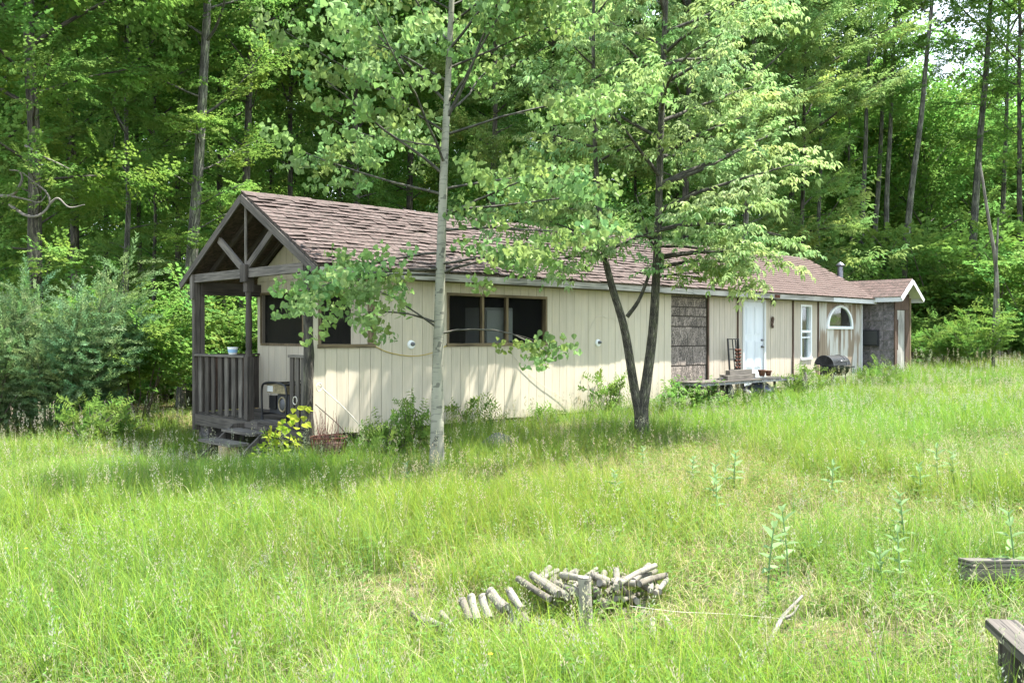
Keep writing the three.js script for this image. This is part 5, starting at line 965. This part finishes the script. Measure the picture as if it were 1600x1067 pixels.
  const put1 = (geo, x, z, s, hs) => { if (!lists.has(geo)) lists.set(geo, []); lists.get(geo).push([x, z, s, hs]); };
  let count = 0;
  for (let d = 2.9; d < 36;) {
    const step = d < 13 ? 0.74 : 0.86, half = 0.6 * d + 1.6;
    for (let x0 = -half; x0 < half; x0 += step) {
      const x = x0 + rr(-0.3, 0.3), z = -d + rr(-0.3, 0.3);
      const patch = noise(x * 0.5 + 30, z * 0.5 + 30, 12) * 0.6 + noise(x * 1.3 + 30, z * 1.3 + 30, 13) * 0.4, r = R(), [u, v] = local(x, z);
      if (covered(x, z)) continue;
      const gone = v < -3.4 && u > 0.6 ? 0.8 : sstep(25, 31, d) * 0.6 + (x < -4.9 && d > 16.2 ? 0.3 : 0); if (r < gone) continue;
      const stepD = hypot(u + 0.75, v + 1.5), stepF = min(stepD < 1.7 ? 0.2 + 0.4 * stepD / 1.7 : 1, hypot(u - 0.7, v - 0.9) < 0.8 ? 0.5 : 1);
      const lib = (d < 13 ? near : far)[patch < 0.43 || (R() < 0.2) ? 1 : 0], pile = hypot((x - 0.35) / 1.5, z + 4.95) < 0.6 ? 0.55 : 1;
      put1(lib[floor(R() * lib.length)], x, z, rr(0.92, 1.1), rr(0.68, 1.18) * pile * stepF * (hypot(x - 2.95, z + 5.4) < 0.7 ? 0.6 : 1)); count++;
    }
    d += step;
  }
  // narrow tufts close along the walls
  const tuft = (() => { R = rng(1690); const b = new Leaves(); for (let i = 0; i < 170; i++) { const q = sqrt(R()) * 0.2, a = R() * 6.283; b.col = green(); b.blade(V(cos(a) * q, -0.04, sin(a) * q), dir(), rr(0.15, 0.42), rr(0.004, 0.008), rr(0.1, 0.9)); b.flush(); } return b.build(); })();
  R = rng(1691);
  for (let u = -0.3; u < 17; u += 0.13) { const w = world(u + rr(-0.05, 0.05), 0, rr(0.05, 0.42)); put1(tuft, w.x, w.z, rr(0.8, 1.2), rr(0.7, 1.1)); }
  for (let v = -3.8; v < 0.3; v += 0.13) { const w = world(rr(-0.9, -0.15), 0, v); if (v > -2.4 && v < -0.7) continue; put1(tuft, w.x, w.z, rr(0.8, 1.2), rr(0.4, 0.7)); }
  for (let u = 16.9; u < 18.6; u += 0.13) { const w = world(u, 0, rr(0.85, 1.2)); put1(tuft, w.x, w.z, rr(0.8, 1.2), rr(0.8, 1.2)); }
  const root = new THREE.Group(); root.name = 'meadow_grass'; scene.add(root); stuff(root); tag(root, 'bright green meadow grass with pale seed heads covering the clearing', 'grass');
  const q = new THREE.Quaternion(), q2 = new THREE.Quaternion(), up = V(0, 1, 0), c = new THREE.Color(); R = rng(1700);
  for (const [geo, list] of lists) {
    const im = new THREE.InstancedMesh(geo, L.grass, list.length);
    list.forEach(([x, z, s, hs], i) => {
      const e = 0.4, n = V(-(G(x + e, z) - G(x - e, z)) / (2 * e), 1, -(G(x, z + e) - G(x, z - e)) / (2 * e)).normalize(); q2.setFromUnitVectors(up, n); q.setFromAxisAngle(up, R() * 6.283); q2.multiply(q);
      _m.compose(V(x, G(x, z), z), q2, V(s, s * hs, s)); im.setMatrixAt(i, _m);
      const w = noise(x * 0.35 + 60, z * 0.35 + 60, 22), k = rr(0.9, 1.1); im.setColorAt(i, c.setRGB(k * (1 + (w - 0.55) * 0.22), k, k * rr(0.85, 1.1)));
    });
    im.name = 'grass_sods'; im.castShadow = im.receiveShadow = true; root.add(im); stuff(im);
  }
  let litter = []; R = rng(1520);
  const lb = new Leaves(); for (let i = 0; i < 60; i++) { const a = R() * 6.28; lb.leaf(V(rr(-0.6, 0.6), rr(0.005, 0.03), rr(-0.6, 0.6)), V(cos(a), rr(-0.1, 0.2), sin(a)), V(rr(-0.3, 0.3), 1, rr(-0.3, 0.3)), rr(0.06, 0.1), rr(0.05, 0.08), 0.3, 0.1, 'star'); }
  for (let i = 0; i < 1500; i++) { const d = rr(15, 42), x = (rr(-120, 1720) - CX) / F * d, [u, v] = local(x, -d); if (covered(x, -d) || (!(x < -4.4 && d > 19) && v > -4 && d < 27)) continue; litter.push([x, -d]); }
  const im = new THREE.InstancedMesh(lb.build(), L.litter, litter.length); litter.forEach(([x, z], i) => { q.setFromAxisAngle(up, R() * 6.283); _m.compose(V(x, G(x, z) + 0.01, z), q, V(1, 1, 1)); im.setMatrixAt(i, _m); const k = rr(0.7, 1.3); im.setColorAt(i, c.setRGB(k, k, k)); });
  im.name = 'leaf_litter'; im.castShadow = im.receiveShadow = true; scene.add(im); stuff(im); tag(im, 'brown fallen leaves on the forest floor', 'leaves');
  console.log('leaf sprays', leafCount, 'sods', count);
}
renderer.render(scene, camera);
